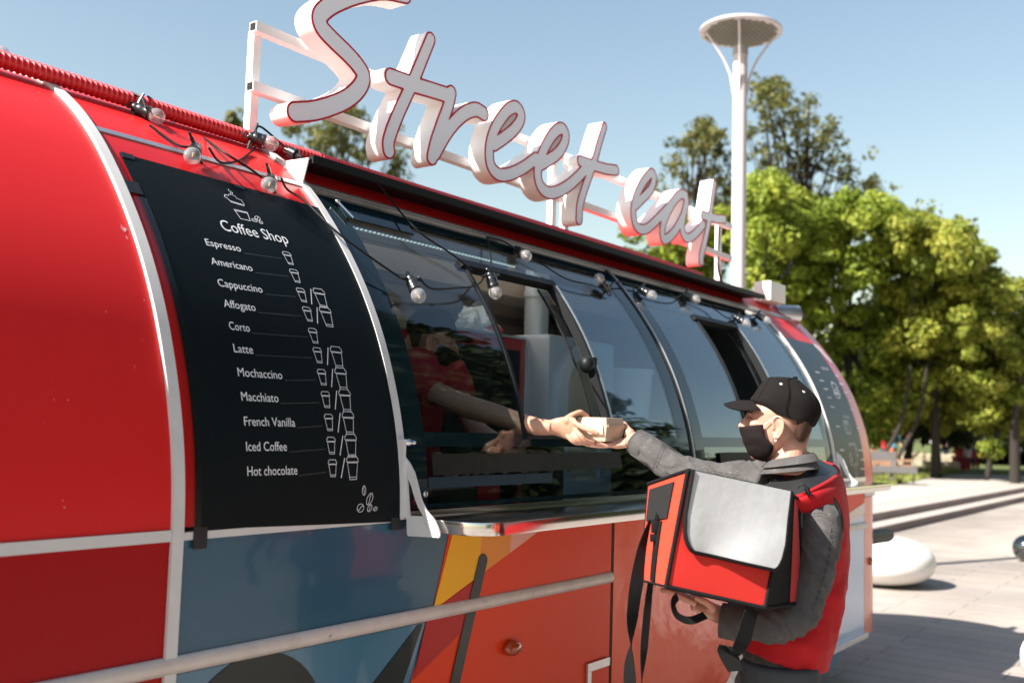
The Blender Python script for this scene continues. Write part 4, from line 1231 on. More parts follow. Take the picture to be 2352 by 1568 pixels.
# ------------------------------------------------------------------ the courier
ang = R_(14)
rth = np.array((RT[0], RT[1], 0)); rth /= np.linalg.norm(rth); fwh = np.array((FW[0], FW[1], 0)); fwh /= np.linalg.norm(fwh)
fM = -rth*math.cos(ang)+fwh*math.sin(ang); lM = -fwh*math.cos(ang)-rth*math.sin(ang)
uM = UP*1.0
ZM = 2.95
O_M = at((1750+1110/5.8725)*.91875, (900+980/5.8725)*.91875, ZM) - lM*.0
hm = Head(O_M, fM, uM, lM, 1/math.cos(ang)**.5)
mb = MB()
hm.skull(mb)
hm.neck(mb, [(1400,950,.045,.050),(1365,1100,.046,.052),(1325,1250,.046,.053),(1290,1400,.055,.060),(1285,1520,.060,.062),(1300,1650,.065,.07)])
# trunk, hips, legs (under the clothes) in the same skin
def D(x, y, z): return at(x, y, z)
tor = spline(np.array([(*D(1822,1135,3.0), .06, .12), (*D(1830,1200,3.0), .10, .16), (*D(1820,1330,2.96), .105, .16), (*D(1800,1460,2.92), .10, .15), (*D(1785,1560,2.92), .105, .165)]), 5)
def elltube(mb, S, f, l, n=24, mi=0, tilt=None):
    v = []; fa = []
    for q in S:
        for k in range(n):
            t = 2*math.pi*k/n; v.append(q[:3]+f*q[3]*math.cos(t)+l*q[4]*math.sin(t)+(UP*(q[5]*math.cos(t)) if len(q) > 5 else 0))
    m = len(S)
    for i in range(m-1):
        for k in range(n): fa.append((i*n+k, i*n+(k+1) % n, (i+1)*n+(k+1) % n, (i+1)*n+k))
    fa.append(tuple(range(n-1, -1, -1))); fa.append(tuple((m-1)*n+k for k in range(n)))
    return mb.add(v, fa, mi)
elltube(mb, tor, fM, lM)
hipL = D(1790, 1560, 2.83); hipR = D(1775, 1555, 3.02)
for hp_, dx in ((hipL, .0), (hipR, .06)):
    foot = np.array((hp_[0], hp_[1], 0))+fM*dx
    mb.tube([hp_+np.array((0, 0, .03)), hp_+np.array((0, 0, -.12)), np.array((foot[0], foot[1], .50))+fM*.02, np.array((foot[0], foot[1], .34)), np.array((foot[0], foot[1], .09))], [.085, .085, .055, .055, .036], 14)
    mb.tube([foot+fM*(-.06)+np.array((0, 0, .045)), foot+fM*.06+np.array((0, 0, .05)), foot+fM*.17+np.array((0, 0, .03))], [.036, .042, .03], 12)
# arms
ra = [D(1760,1115,3.10), D(1680,1105,3.17), D(1585,1090,3.26), D(1520,1055,3.36), D(1468,1018,3.44)]
mb.tube(spline(ra, 5), .036, 14)
la = [D(1880,1195,2.85), D(1876,1270,2.78), D(1856,1360,2.735), D(1830,1412,2.715), D(1750,1430,2.70), D(1655,1418,2.73)]
mb.tube(spline(la, 5), np.interp(np.linspace(0, 1, 26), (0, .6, .8, 1), (.045, .036, .037, .027)), 14)
# right hand, palm up under the box
ZH = 3.45
W_ = H5(1700, 575, 3.445)
palm_c = [(1720,560,3.45,.028,.024),(1640,590,3.45,.036,.021),(1540,625,3.45,.042,.018),(1420,645,3.45,.043,.0155),(1330,645,3.45,.041,.012)]
v = []; fa = []; n = 16
PS = spline(np.array(palm_c), 4)
for cx, cy, z, wd, th in PS:
    c = H5(cx, cy, z)
    for k in range(n):
        t = 2*math.pi*k/n; v.append(c+FW*wd*math.cos(t)+UP*th*math.sin(t))
for i in range(len(PS)-1):
    for k in range(n): fa.append((i*n+k, i*n+(k+1) % n, (i+1)*n+(k+1) % n, (i+1)*n+k))
fa.append(tuple(range(n-1, -1, -1))); fa.append(tuple((len(PS)-1)*n+k for k in range(n)))
mb.add(v, fa)
BOXZ = 3.47
finger(mb, [H5(1350,652,3.415), H5(1270,668,3.41), H5(1200,640,3.415), H5(1140,618,3.42)], .0085)
finger(mb, [H5(1335,655,3.44), H5(1210,668,3.435), H5(1090,662,3.435), H5(985,652,3.44)], .0092)
finger(mb, [H5(1335,648,3.462), H5(1200,655,3.46), H5(1080,650,3.46), H5(1000,640,3.465)], .0092)
finger(mb, [H5(1345,640,3.485), H5(1230,640,3.49), H5(1130,632,3.495)], .0090)
finger(mb, [H5(1640,520,3.47), H5(1600,440,3.49), H5(1560,385,3.50), H5(1530,345,3.505)], .0105)
mb.ball(H5(1610,500,3.468), (.020,.02,.022), 12, 8)
mb.ball(H5(1560,640,3.425), (.026,.018,.015), 12, 8)
# left hand, under the bag
def q2(cx, cy): return ((1500+cx/2.584)*.91875, (1100+cy/2.584)*.91875)
def H2(cx, cy, Z): return at(*q2(cx, cy), Z)
PS = spline(np.array([(770,1125,2.73,.026,.025),(715,1100,2.725,.036,.018),(650,1065,2.72,.042,.015),(590,1035,2.72,.042,.012)]), 4)
v = []; fa = []
for cx, cy, z, wd, th in PS:
    c = H2(cx, cy, z)
    for k in range(n):
        t = 2*math.pi*k/n; v.append(c+(FW*.85+UP*.35+RT*.1)*wd*math.cos(t)+(UP*.9-FW*.35+RT*.3)*th*math.sin(t))
for i in range(len(PS)-1):
    for k in range(n): fa.append((i*n+k, i*n+(k+1) % n, (i+1)*n+(k+1) % n, (i+1)*n+k))
fa.append(tuple(range(n-1, -1, -1))); fa.append(tuple((len(PS)-1)*n+k for k in range(n)))
mb.add(v, fa)
finger(mb, [H2(605,1050,2.685), H2(540,1020,2.68), H2(480,990,2.685), H2(430,972,2.69)], .0085)
finger(mb, [H2(600,1042,2.705), H2(530,1010,2.70), H2(460,982,2.705), H2(405,965,2.71)], .0088)
finger(mb, [H2(595,1036,2.728), H2(520,1002,2.725), H2(455,978,2.73)], .0088)
finger(mb, [H2(600,1030,2.75), H2(540,1000,2.755), H2(490,985,2.76)], .0082)
finger(mb, [H2(730,1085,2.70), H2(690,1050,2.675), H2(650,1030,2.668), H2(622,1018,2.668)], .0098)
courier = remesh(mb, "person", SKIN, None, voxel=.0024, smooth=4)
tag(courier, "courier in black cap, mask, grey jacket and red vest carrying the red bag", "person")
def tint(m, c, r0, r1, col):
    n = m.node_tree.nodes; l = m.node_tree.links; b = n["Principled BSDF"]
    src = b.inputs["Base Color"].links[0].from_socket
    tc = n.new("ShaderNodeTexCoord"); d = n.new("ShaderNodeVectorMath"); d.operation = 'DISTANCE'; d.inputs[1].default_value = tuple(c)
    l.new(tc.outputs["Object"], d.inputs[0])
    nz = n.new("ShaderNodeTexNoise"); nz.inputs["Scale"].default_value = 350; l.new(tc.outputs["Object"], nz.inputs["Vector"])
    ad = n.new("ShaderNodeMath"); ad.operation = 'MULTIPLY_ADD'; ad.inputs[1].default_value = .022; l.new(nz.outputs[0], ad.inputs[0]); l.new(d.outputs["Value"], ad.inputs[2])
    mr = n.new("ShaderNodeMapRange"); mr.inputs[1].default_value = r0+.011; mr.inputs[2].default_value = r1+.011; mr.inputs[3].default_value = .85; mr.inputs[4].default_value = 0
    l.new(ad.outputs[0], mr.inputs[0])
    mx = n.new("ShaderNodeMix"); mx.data_type = 'RGBA'; l.new(mr.outputs[0], mx.inputs[0]); l.new(src, mx.inputs[6]); mx.inputs[7].default_value = (*col, 1)
    l.new(mx.outputs[2], b.inputs["Base Color"])
COURSKIN = SKIN.copy(); COURSKIN.name = "courier_skin"; courier.data.materials[0] = COURSKIN
tint(COURSKIN, hm.p(1500, 930, .030), .050, .078, (0.085, 0.042, 0.027))
hm.stubble(courier)
hm.cap(courier)
hm.mask(courier)
hm.eyes(courier)
b = MB(); b.tube([hm.p(1098+14*math.sin(t), 1140+26*math.cos(t)+8, .083) for t in np.linspace(0, 2*math.pi, 20, endpoint=False)], .0011, 6, closed=True); b.build("earring", SILV, courier)
# jacket: shell of trunk, collar and sleeves
def limb(mb, pts, rads, n=20, k=6):
    P = spline(np.array(pts), k); R2 = np.interp(np.linspace(0, 1, len(P)), np.linspace(0, 1, len(rads)), rads)
    mb.tube(P, R2, n)
jk = MB()
jt = spline(np.array([(*D(1832,1108,3.0), .075, .140), (*D(1830,1150,3.0), .105, .180), (*D(1826,1250,2.98), .118, .185), (*D(1812,1400,2.92), .115, .170), (*D(1792,1500,2.92), .118, .165), (*D(1776,1575,2.92), .132, .178), (*D(1772,1600,2.92), .135, .18)]), 5)
elltube(jk, jt, fM, lM)
limb(jk, [D(1770,1120,3.08), D(1715,1108,3.14), D(1650,1104,3.20), D(1590,1092,3.26), D(1530,1062,3.345), D(1466,1017,3.435)], [.082,.068,.060,.056,.050,.046])
limb(jk, [D(1872,1182,2.87), D(1884,1216,2.80), D(1876,1285,2.765), D(1860,1350,2.735), D(1836,1408,2.715), D(1785,1434,2.70), D(1725,1430,2.71), D(1663,1424,2.725)], [.062,.059,.053,.050,.050,.049,.047,.046])
def jdisp(co, no):
    out = co.copy()
    for i in range(len(co)):
        p = co[i]; ax_ = (p@RT)*.75+(p@UP)*.65; q = Vector((ax_*30, (p@FW)*9, ((p@UP)*.75-(p@RT)*.65)*9)); t = mnoise.noise(q*.4)
        a = mnoise.noise(q+Vector((t*1.6, t*1.2, 0))); r = 1-abs(a)*2.6; r = max(r, 0)**1.3
        b_ = mnoise.noise(q*2.4+Vector((7, 3, 1)))
        out[i] = p+no[i]*(.0066*r-.002+.0022*b_)
    return out
jacket = remesh(jk, "denim_jacket", DENIM, courier, voxel=.005, smooth=3, disp=jdisp)
# cuffs and stitched seams
def cuff(c, axis, r, name="cuff"):
    b = MB(); axis = np.array(axis)/np.linalg.norm(axis)
    b.lathe([(r*.90,-.002),(r,.0),(r*1.02,.02),(r*1.03,.05),(r*.99,.056),(r*.90,.050)], 26, c, axis)
    o = b.build(name, DENIM, jacket)
    q = MB()
    for h in (.006, .046):
        q.lathe([(r*1.00,h),(r*1.022,h+.0008),(r*1.022,h+.0022),(r*1.00,h+.003)], 26, c, axis)
    q.build("stitching", THREAD, jacket)
cuff(D(1461,1014,3.44), D(1520,1055,3.36)-D(1461,1014,3.44), .047)
cuff(D(1656,1423,2.727), D(1725,1436,2.70)-D(1656,1423,2.727), .047)
# stitched seams lying on the cloth
from mathutils.bvhtree import BVHTree
def seam(obj, pts, w_=.0011, dash=True, m=THREAD):
    me = obj.data; bv = BVHTree.FromPolygons([v.co for v in me.vertices], [p.vertices for p in me.polygons])
    P = []
    for q in spline(np.array(pts, float), 10):
        d = ray(*q); d = d/np.linalg.norm(d); h = bv.ray_cast(Vector(CAM), Vector(d))
        if h[0] is not None: P.append(np.array(h[0])+np.array(h[1])*.0008 if h[1].dot(Vector(d)) < 0 else np.array(h[0])-np.array(h[1])*.0008)
    b = MB(); i = 0
    st = 2 if dash else len(P)
    while i+2 < len(P):
        b.tube(P[i:i+3], w_, 5); i += 3 if dash else 2
    if b.v: b.build("stitching", m, obj)
for o in (0, 5): seam(jacket, [(1481+o*.3,990+o),(1540,1026+o),(1600,1066+o),(1655,1085+o),(1700,1090+o)])
for o in (0, 7): seam(jacket, [(1524+o,1018),(1512+o,1045),(1500+o,1076)])
for o in (0, 6): seam(jacket, [(1838,1196+o),(1862,1180+o),(1890,1180+o),(1916,1196+o)])
for o in (0, 6): seam(jacket, [(1908+o*.6,1212),(1904+o*.6,1260),(1893+o*.6,1315),(1876+o*.6,1370),(1858+o,1410)])
# shirt collar
def collar(b, secs, n=40, open_=.35):
    v = []; f = []
    for o in (0, .004):
        for cx, cy, a, c_, tilt in secs:
            for k in range(n+1):
                t = -math.pi+open_+(2*math.pi-2*open_)*k/n + math.pi   # gap at the front
                t = open_+(2*math.pi-2*open_)*k/n
                v.append(hm.p(cx, cy+tilt*math.cos(t), (c_-o)*math.sin(t))+hm.f*(a-o)*math.cos(t))
    m = len(secs); nn = n+1; N = m*nn
    for i in range(m-1):
        for k in range(n):
            a_ = i*nn+k; f += [(a_, a_+1, a_+nn+1, a_+nn), (N+a_, N+a_+nn, N+a_+nn+1, N+a_+1)]
    for k in range(n):
        for i in (0, m-1):
            a_ = i*nn+k; f.append((a_, N+a_, N+a_+1, a_+1))
    for i in range(m-1):
        for k in (0, n):
            a_ = i*nn+k; f.append((a_, a_+nn, N+a_+nn, N+a_))
    b.add(v, f)
b = MB(); collar(b, [(1300,1600,.088,.098,60),(1310,1500,.074,.080,70),(1318,1405,.062,.067,62),(1322,1392,.065,.070,62),(1320,1420,.072,.078,64),(1312,1505,.084,.094,70)]); b.build("collar", DENIM, courier)
# vest: trunk shell, sleeveless
vt = MB()
vs_ = spline(np.array([(*D(1842,1128,3.0), .090, .150, 0.000), (*D(1842,1165,3.0), .122, .180, 0.000), (*D(1838,1250,2.99), .142, .190, 0.000), (*D(1824,1370,2.96), .146, .186, 0.000), (*D(1803,1440,2.92), .142, .180, 0.025), (*D(1788,1482,2.92), .142, .180, 0.040), (*D(1785,1495,2.92), .146, .184, 0.042)]), 6)
elltube(vt, vs_, fM, lM, n=36)
def vdisp(co, no):
    out = co.copy()
    for i in range(len(co)):
        p = co[i]; q = Vector((p[0]*9, p[1]*9, p[2]*12)); t = mnoise.noise(q)
        out[i] = p+no[i]*(.008*mnoise.noise(q+Vector((t, 0, 0)))+.0025*mnoise.noise(q*3.2))
    return out
vest = remesh(vt, "vest", VEST, courier, voxel=.007, smooth=4, disp=vdisp)
b = MB()
# armhole binding round the near sleeve
ac = D(1886, 1198, 2.81)
def ring(c, e1v, e2v, r1, r2, n=40): return [c+e1v*r1*math.cos(t)+e2v*r2*math.sin(t) for t in np.linspace(0, 2*math.pi, n, endpoint=False)]
b.tube(ring(ac, RT*.94+FW*.30-UP*.1, UP*.95+FW*.25+RT*.05, .066, .086), .008, 8, closed=True)
b.build("armhole_binding", LINING, vest)
# hood lying on the shoulders and back: black inside, red outside
def loft3(loops, k=8, th=.004):
    """sheet through open 3-D curves of equal point count, given a little thickness"""
    L = np.array([spline(l, 5) for l in loops]); L = spline(L.reshape(len(loops), -1), k).reshape(-1, L.shape[1], 3)
    m, n_ = L.shape[:2]; v = []; f = []
    gu = np.gradient(L, axis=0); gv = np.gradient(L, axis=1); nr = np.cross(gu, gv); nr /= np.linalg.norm(nr, axis=2, keepdims=True)+1e-9
    for o in (0, -th): v += list((L+nr*o).reshape(-1, 3))
    N = m*n_
    for i in range(m-1):
        for j in range(n_-1):
            a = i*n_+j; f += [(a, a+1, a+n_+1, a+n_), (N+a, N+a+n_, N+a+n_+1, N+a+1)]
    for i in range(m-1):
        for j in (0, n_-1): a = i*n_+j; f.append((a, a+n_, N+a+n_, N+a))
    for j in range(n_-1):
        for i in (0, m-1): a = i*n_+j; f.append((a, N+a, N+a+1, a+1))
    mb = MB(); mb.add(v, f); return mb
neckl = [D(1756,1112,2.905), D(1795,1100,2.875), D(1838,1078,2.885), D(1866,1062,2.945), D(1872,1050,3.025), D(1855,1042,3.105), D(1815,1042,3.155), D(1770,1062,3.165)]
midl  = [D(1768,1128,2.845), D(1812,1126,2.815), D(1860,1100,2.835), D(1898,1082,2.915), D(1906,1070,3.025), D(1886,1058,3.135), D(1838,1054,3.205), D(1778,1074,3.215)]
riml  = [D(1780,1132,2.820), D(1826,1141,2.780), D(1876,1120,2.800), D(1914,1098,2.895), D(1927,1084,3.025), D(1908,1066,3.165), D(1852,1060,3.245), D(1785,1084,3.245)]
lapl  = [D(1784,1140,2.810), D(1830,1150,2.767), D(1886,1136,2.790), D(1930,1128,2.885), D(1941,1112,3.025), D(1920,1096,3.185), D(1862,1092,3.265), D(1790,1108,3.255)]
botl  = [D(1786,1152,2.815), D(1832,1168,2.780), D(1894,1172,2.800), D(1940,1192,2.895), D(1952,1196,3.015), D(1935,1185,3.145), D(1880,1170,3.225), D(1795,1160,3.225)]
endl  = [D(1790,1175,2.845), D(1836,1192,2.825), D(1896,1215,2.845), D(1938,1250,2.915), D(1946,1262,3.005), D(1930,1250,3.105), D(1880,1230,3.165), D(1800,1200,3.165)]
hl = loft3([neckl, midl, riml]).build("hood_lining", LINING, vest)
ho = loft3([riml, lapl, botl, endl]).build("hood", VEST, vest)
q = MB(); q.tube(spline(riml, 8), .0055, 8); q.build("hood_rim", VEST, ho)
b = MB()
b.lathe([(.001,0),(.006,.001),(.0075,.006),(.0075,.02),(.005,.026),(.001,.027)], 12, D(1852,1118,2.765), -UP+RT*.35)
b.tube(spline([D(1832,1122,2.77), D(1842,1112,2.765), D(1853,1118,2.76), D(1858,1132,2.75)], 5), .002, 6)
b.build("drawcord_toggle", BLACKR, vest)
jn = MB()
for hp_, dx in ((hipL, .0), (hipR, .06)):
    foot = np.array((hp_[0], hp_[1], 0))+fM*dx
    jn.tube([hp_+np.array((0, 0, .05)), hp_+np.array((0, 0, -.12)), np.array((foot[0], foot[1], .50))+fM*.02, np.array((foot[0], foot[1], .34)), np.array((foot[0], foot[1], .10))], [.112, .105, .078, .076, .062], 18)
remesh(jn, "jeans", JEANS, courier, voxel=.008, smooth=3)
for hp_, dx in ((hipL, .0), (hipR, .06)):
    foot = np.array((hp_[0], hp_[1], 0))+fM*dx
    b = MB(); b.tube(spline([foot+fM*(-.085)+np.array((0, 0, .05)), foot+fM*(-.02)+np.array((0, 0, .06)), foot+fM*.09+np.array((0, 0, .052)), foot+fM*.20+np.array((0, 0, .036))], 4), [.046]*4+[.05]*5+[.046]*2+[.042,.034], 16); b.build("shoe", BLACKR, courier)

# ------------------------------------------------------------------ the server inside
def qs(cx, cy): return ((1000+cx/5.8725)*.91875, (750+cy/5.8725)*.91875)
def HS(cx, cy, Z): return at(*qs(cx, cy), Z)
ZS = 3.86
a_ = R_(6); tl = R_(17)
f0 = rth*math.cos(a_)-fwh*math.sin(a_)*.2; f0 /= np.linalg.norm(f0)
fS = f0*math.cos(tl)-np.array((0, 0, 1))*math.sin(tl); uS = np.array((0, 0, 1))*math.cos(tl)+f0*math.sin(tl)
lS = -fwh-rth*.1
hs = Head(HS(490, 640, ZS), fS, uS, lS, 0.97)
mb = MB(); hs.skull(mb)
hs.neck(mb, [(1400,950,.048,.052),(1420,1100,.050,.055),(1450,1250,.054,.058),(1480,1400,.062,.068),(1500,1500,.075,.085)])
def DS(x, y, z): return at(x, y, z)
body = spline(np.array([(*DS(985,838,3.92), .07, .12), (*DS(955,870,3.92), .10, .18), (*DS(930,980,3.95), .115, .17), (*DS(915,1120,3.97), .115, .16), (*DS(915,1180,3.97), .12, .17)]), 5)
elltube(mb, body, f0, lS)
for k in (-1, 1):
    p0 = body[-1][:3]+lS*.08*k
    mb.tube([p0+np.array((0, 0, .05)), np.array((p0[0], p0[1], .78)), np.array((p0[0], p0[1], .50))], [.08, .06, .05], 14)
ars = [DS(955,850,3.76), DS(985,892,3.69), DS(1050,925,3.62), DS(1130,950,3.55), DS(1200,972,3.50), DS(1240,980,3.475), DS(1268,982,3.46)]
mb.tube(spline(ars, 6), np.interp(np.linspace(0, 1, 37), (0, .3, .5, .8, 1), (.050, .046, .043, .033, .028)), 16, flat=.92)
al2 = [DS(1040,872,4.06), DS(1062,925,4.0), DS(1095,985,3.92), DS(1150,1020,3.84), DS(1200,1040,3.78)]
mb.tube(spline(al2, 6), np.interp(np.linspace(0, 1, 25), (0, .5, 1), (.046, .040, .030)), 14)
mb.ball(DS(1232,1046,3.75), (.035,.02,.018), 12, 8, rot=np.stack([RT, FW, UP], 1))
for k in range(4): finger(mb, [DS(1240,1040+4*k,3.76-.018*k), DS(1258,1048+4*k,3.755-.018*k), DS(1272,1058+3*k,3.755-.018*k)], .008)
finger(mb, [DS(1228,1038,3.72), DS(1242,1036,3.70), DS(1255,1040,3.70)], .009)
# serving hand: back of the hand up and towards us, thumb on top, fingers down the box's near side
hand = [(400,398,3.462,.025,.026),(490,400,3.460,.023,.029),(580,404,3.455,.021,.036),(680,415,3.44,.020,.042),(780,420,3.425,.018,.043),(850,425,3.42,.015,.040)]
PS = spline(np.array(hand), 4); v = []; fa = []
for cx, cy, z, th, wd in PS:
    c = H5(cx, cy, z)
    for k in range(n):
        t = 2*math.pi*k/n; v.append(c+(-FW*.9+RT*.3)*th*math.cos(t)+(UP*.97-RT*.22)*wd*math.sin(t))
for i in range(len(PS)-1):
    for k in range(n): fa.append((i*n+k, i*n+(k+1) % n, (i+1)*n+(k+1) % n, (i+1)*n+k))
fa.append(tuple(range(n-1, -1, -1))); fa.append(tuple((len(PS)-1)*n+k for k in range(n)))
mb.add(v, fa)
finger(mb, [H5(815,340,3.41), H5(930,405,3.385), H5(1040,450,3.372), H5(1140,487,3.368)], .0090)      # index along the near corner
finger(mb, [H5(820,450,3.405), H5(895,525,3.385), H5(960,590,3.385), H5(1080,628,3.40)], .0092)        # middle
finger(mb, [H5(780,500,3.405), H5(835,570,3.392), H5(900,622,3.395), H5(1000,648,3.41)], .0088)        # ring
finger(mb, [H5(700,525,3.408), H5(755,590,3.398), H5(815,628,3.40), H5(890,640,3.415)], .0078)         # little
finger(mb, [H5(640,300,3.45), H5(760,225,3.445), H5(880,178,3.455), H5(945,210,3.465), H5(992,240,3.47)], .0102)  # thumb over the top
mb.ball(H5(720,300,3.44), (.024,.018,.020), 12, 8)
server = remesh(mb, "person", SKIN2, None, voxel=.0025, smooth=4)
tag(server, "server in red tee shirt, cap and glasses leaning behind the trailer window", "person")
hs.cap(server, eyelets=False)
hs.mask(server, cordm=MASKM)
hs.eyes(server)
hr = MB(); hs.loft(hr, [(800,1200,1655,.0760),(900,1205,1640,.0750),(1000,1215,1605,.072),(1100,1250,1565,.066),(1180,1300,1545,.058)], e=2.1); hr.build("hair", HAIR0, server)
# spectacles
b = MB()
for sg in (1, -1):
    b.tube([hs.p(*p_[:2], p_[2]*sg) for p_ in ((1090,850,.082),(900,850,.080),(740,852,.068))], .0012, 6)
    c = [hs.p(672+8*math.cos(t), 880+62*math.sin(t), sg*(.038+.027*math.cos(t))) for t in np.linspace(0, 2*math.pi, 24, endpoint=False)]
    b.tube(c, .0012, 6, closed=True)
b.tube([hs.p(670,860,.011), hs.p(662,850,0), hs.p(670,860,-.011)], .0012, 6)
sp_ = b.build("spectacles", SILV, server)
q = MB()
for sg in (1, -1):
    q.add([hs.p(672+8*math.cos(t), 880+60*math.sin(t), sg*(.038+.026*math.cos(t))) for t in np.linspace(0, 2*math.pi, 24, endpoint=False)], [tuple(range(24))], 0, False)
q.build("lens", GLASSM, sp_)
ts = MB()
tb = spline(np.array([(*DS(990,832,3.91), .085, .115), (*DS(972,850,3.91), .11, .17), (*DS(950,885,3.92), .13, .20), (*DS(930,990,3.95), .138, .195), (*DS(915,1190,3.97), .14, .195)]), 5)
elltube(ts, tb, f0, lS)
limb(ts, [DS(955,838,3.80), DS(968,868,3.73), DS(985,893,3.685), DS(1000,903,3.665)], [.085,.078,.070,.066])
limb(ts, [DS(1025,850,4.04), DS(1040,878,4.05), DS(1058,915,4.01)], [.085,.075,.066])
remesh(ts, "tee_shirt", TEE, server, voxel=.006, smooth=3, disp=wrinkle(.006, 10))
# ================================================================== TAKEAWAY BOX
KRAFT = mat("kraft_card", (0.60, 0.46, 0.34), 0.7, spec=0.2, noise=(120, 0.5, (0.54, 0.40, 0.29)), bump=(300, 0.1, 0.0006))
bc = H5(1180, 430, 3.47)
bz0, bz1, bz2 = bc[2]-.040, bc[2]+.014, bc[2]+.041
def frustum(b, c, h0, z0, h1, z1):
    v = [(c[0]+sx*h, c[1]+sy*h, z) for h, z in ((h0, z0), (h1, z1)) for sx, sy in ((-1,-1),(1,-1),(1,1),(-1,1))]
    b.add(v, [(3,2,1,0),(4,5,6,7),(0,1,5,4),(1,2,6,5),(2,3,7,6),(3,0,4,7)], 0, False)
box = thing("takeaway_box", "small brown card takeaway box passed between the two hands", "food box", tuple(bc))
b = MB(); frustum(b, bc, .052, bz0, .0635, bz1); b.build("tray", KRAFT, box, bevel=.0012)
b = MB(); frustum(b, bc, .0615, bz1+.0008, .056, bz2); b.build("lid", KRAFT, box, bevel=.0012)
b = MB(); b.bbox((bc[0]-.058, bc[1]-.0665, bz1-.004), (bc[0]+.050, bc[1]-.0645, bz1+.003)); b.bbox((bc[0]-.0665, bc[1]-.05, bz1-.03), (bc[0]-.0648, bc[1]+.04, bz1+.002)); b.build("tab", KRAFT, box)

# ================================================================== DELIVERY BAG
def cloth(name, c, c2, sc=600):
    m = mat(name, c, 0.7, spec=0.3, sheen=0.1, noise=(5, 0.4, c2), bump=(sc, 0.5, 0.0012)); return m
BAGR = cloth("bag_orange_red", (0.46, 0.015, 0.009), (0.41, 0.013, 0.008))
BAGS = cloth("bag_side_orange", (0.58, 0.042, 0.015), (0.52, 0.035, 0.014))
BIND = mat("bag_binding", (0.006, 0.006, 0.0065), 0.8, spec=.2, bump=(800, 0.5, 0.001))
SILVERF = mat("bag_silver_foil", (0.37, 0.375, 0.38), 0.6, metal=0.08, bump=(34, 0.30, 0.004), noise=(40, 0.4, (0.32, 0.325, 0.33)))
VELC = mat("velcro", (0.009, 0.009, 0.0095), 0.95, bump=(1200, 1.0, 0.003), stain=(900, 0.62, 0.72, (0.16, 0.15, 0.14)))
WEB = mat("webbing_black", (0.006, 0.006, 0.0065), 0.8, spec=.2, bump=(500, 0.8, 0.002))
DB = lambda x, y, z: at(x, y, z-.07)
A  = DB(1580,1080,2.600); B  = DB(1806,1128,2.655); C  = DB(1757,1396,2.60); D_ = DB(1530,1346,2.58)
A2 = DB(1489,1111,2.80); B2 = DB(1832,1145,2.86); C2 = DB(1843,1383,2.80); D2 = DB(1471,1331,2.77)
bag = thing("delivery_bag", "red insulated delivery bag with silver flap and black edging carried on the courier's arm", "delivery bag", tuple((A+C2)/2))
def face_grid(P, n=14, puff=0.0, inward=0.0):
    p0, p1, p2, p3 = P
    nrm = np.cross(p1-p0, p3-p0); nrm /= np.linalg.norm(nrm)
    v = []; f = []
    for i in range(n+1):
        for j in range(n+1):
            s, t = i/n, j/n
            q = p0*(1-s)*(1-t)+p1*s*(1-t)+p2*s*t+p3*(1-s)*t
            v.append(q+nrm*puff*(math.sin(math.pi*s)*math.sin(math.pi*t))**.6)
    for i in range(n):
        for j in range(n):
            a = i*(n+1)+j; f.append((a, a+n+1, a+n+2, a+1))
    return v, f, nrm
ctr = (A+B+C+D_+A2+B2+C2+D2)/8
def bagface(name, P, m, puff=.006):
    v, f, nrm = face_grid(P)
    if nrm@(sum(P)/4-ctr) < 0: v, f, nrm = face_grid(P, puff=-puff)
    else: v, f, nrm = face_grid(P, puff=puff)
    b = MB(); b.add(v, f); return b.build(name, m, bag)
bagface("front_panel", (A, B, C, D_), BAGR)
bagface("side_panel", (A2, A, D_, D2), BAGS)
Bm, Cm = B+(B2-B)*.62, C+(C2-C)*.62
bagface("side_panel", (B, Bm, Cm, C), BIND, .002)
bagface("side_strip", (Bm, B2, C2, Cm), BAGR, .002)
bagface("back_panel", (A2, B2, C2, D2), BAGR)
bagface("top_panel", (A, B, B2, A2), BIND)
bagface("base_panel", (D_, C, C2, D2), BAGR)
bm_ = MB()
for P, Q, r in ((A,B,.006),(B,C,.006),(C,D_,.0065),(D_,A,.0065),(A2,A,.006),(D2,D_,.004),(B,B2,.006),(C,C2,.006),(Bm,Cm,.004),(A2,D2,.003),(B2,C2,.006),(A2,B2,.006),(D2,C2,.005)):
    L = [P+(Q-P)*t for t in np.linspace(-.0, 1, 9)]
    bm_.tube(L, r, 8); bm_.ball(P, r, 8, 6); bm_.ball(Q, r, 8, 6)
remesh(bm_, "edge_binding", BIND, bag, voxel=.0028, smooth=3)
# silver flap folded over the top edge, lower corners rounded, its right half standing off
fn = np.cross(B-A, D_-A); fn /= np.linalg.norm(fn)
if fn@FW > 0: fn = -fn
eu = (B-A); ev = (D_-A)
def flap_pt(u, v_, o):
    lift = .010+.050*max(0, u-.25)*v_+.012*v_*v_
    cur = .004*math.sin(9*u+2*v_)+.003*math.sin(17*u*v_+1)
    return A+eu*(.035+u*1.005)+ev*v_+(B-A)*0+fn*(lift+cur*v_+o) + (C-B-(D_-A))*(u*v_)
def flap_outline(u):   # lower limit of the flap along u, rounded corners
    h = .665; r = .16
    if u < r: return h-.20*(1-math.sqrt(max(0, 1-(1-u/r)**2)))*1.5
    if u > 1-r*.6: return h-.20*(1-math.sqrt(max(0, 1-((u-(1-r*.6))/(r*.6))**2)))*1.1
    return h
us_ = np.concatenate([np.linspace(0, .16, 9)[:-1], np.linspace(.16, .90, 14), np.linspace(.90, 1, 8)[1:]])
nv = 14; v = []; f = []
for o in (.0, -.003):
    for u in us_:
        hmax = flap_outline(u)
        for j in range(nv+1): v.append(flap_pt(u, -.01+(hmax+.01)*j/nv, o))
N = len(us_)*(nv+1)
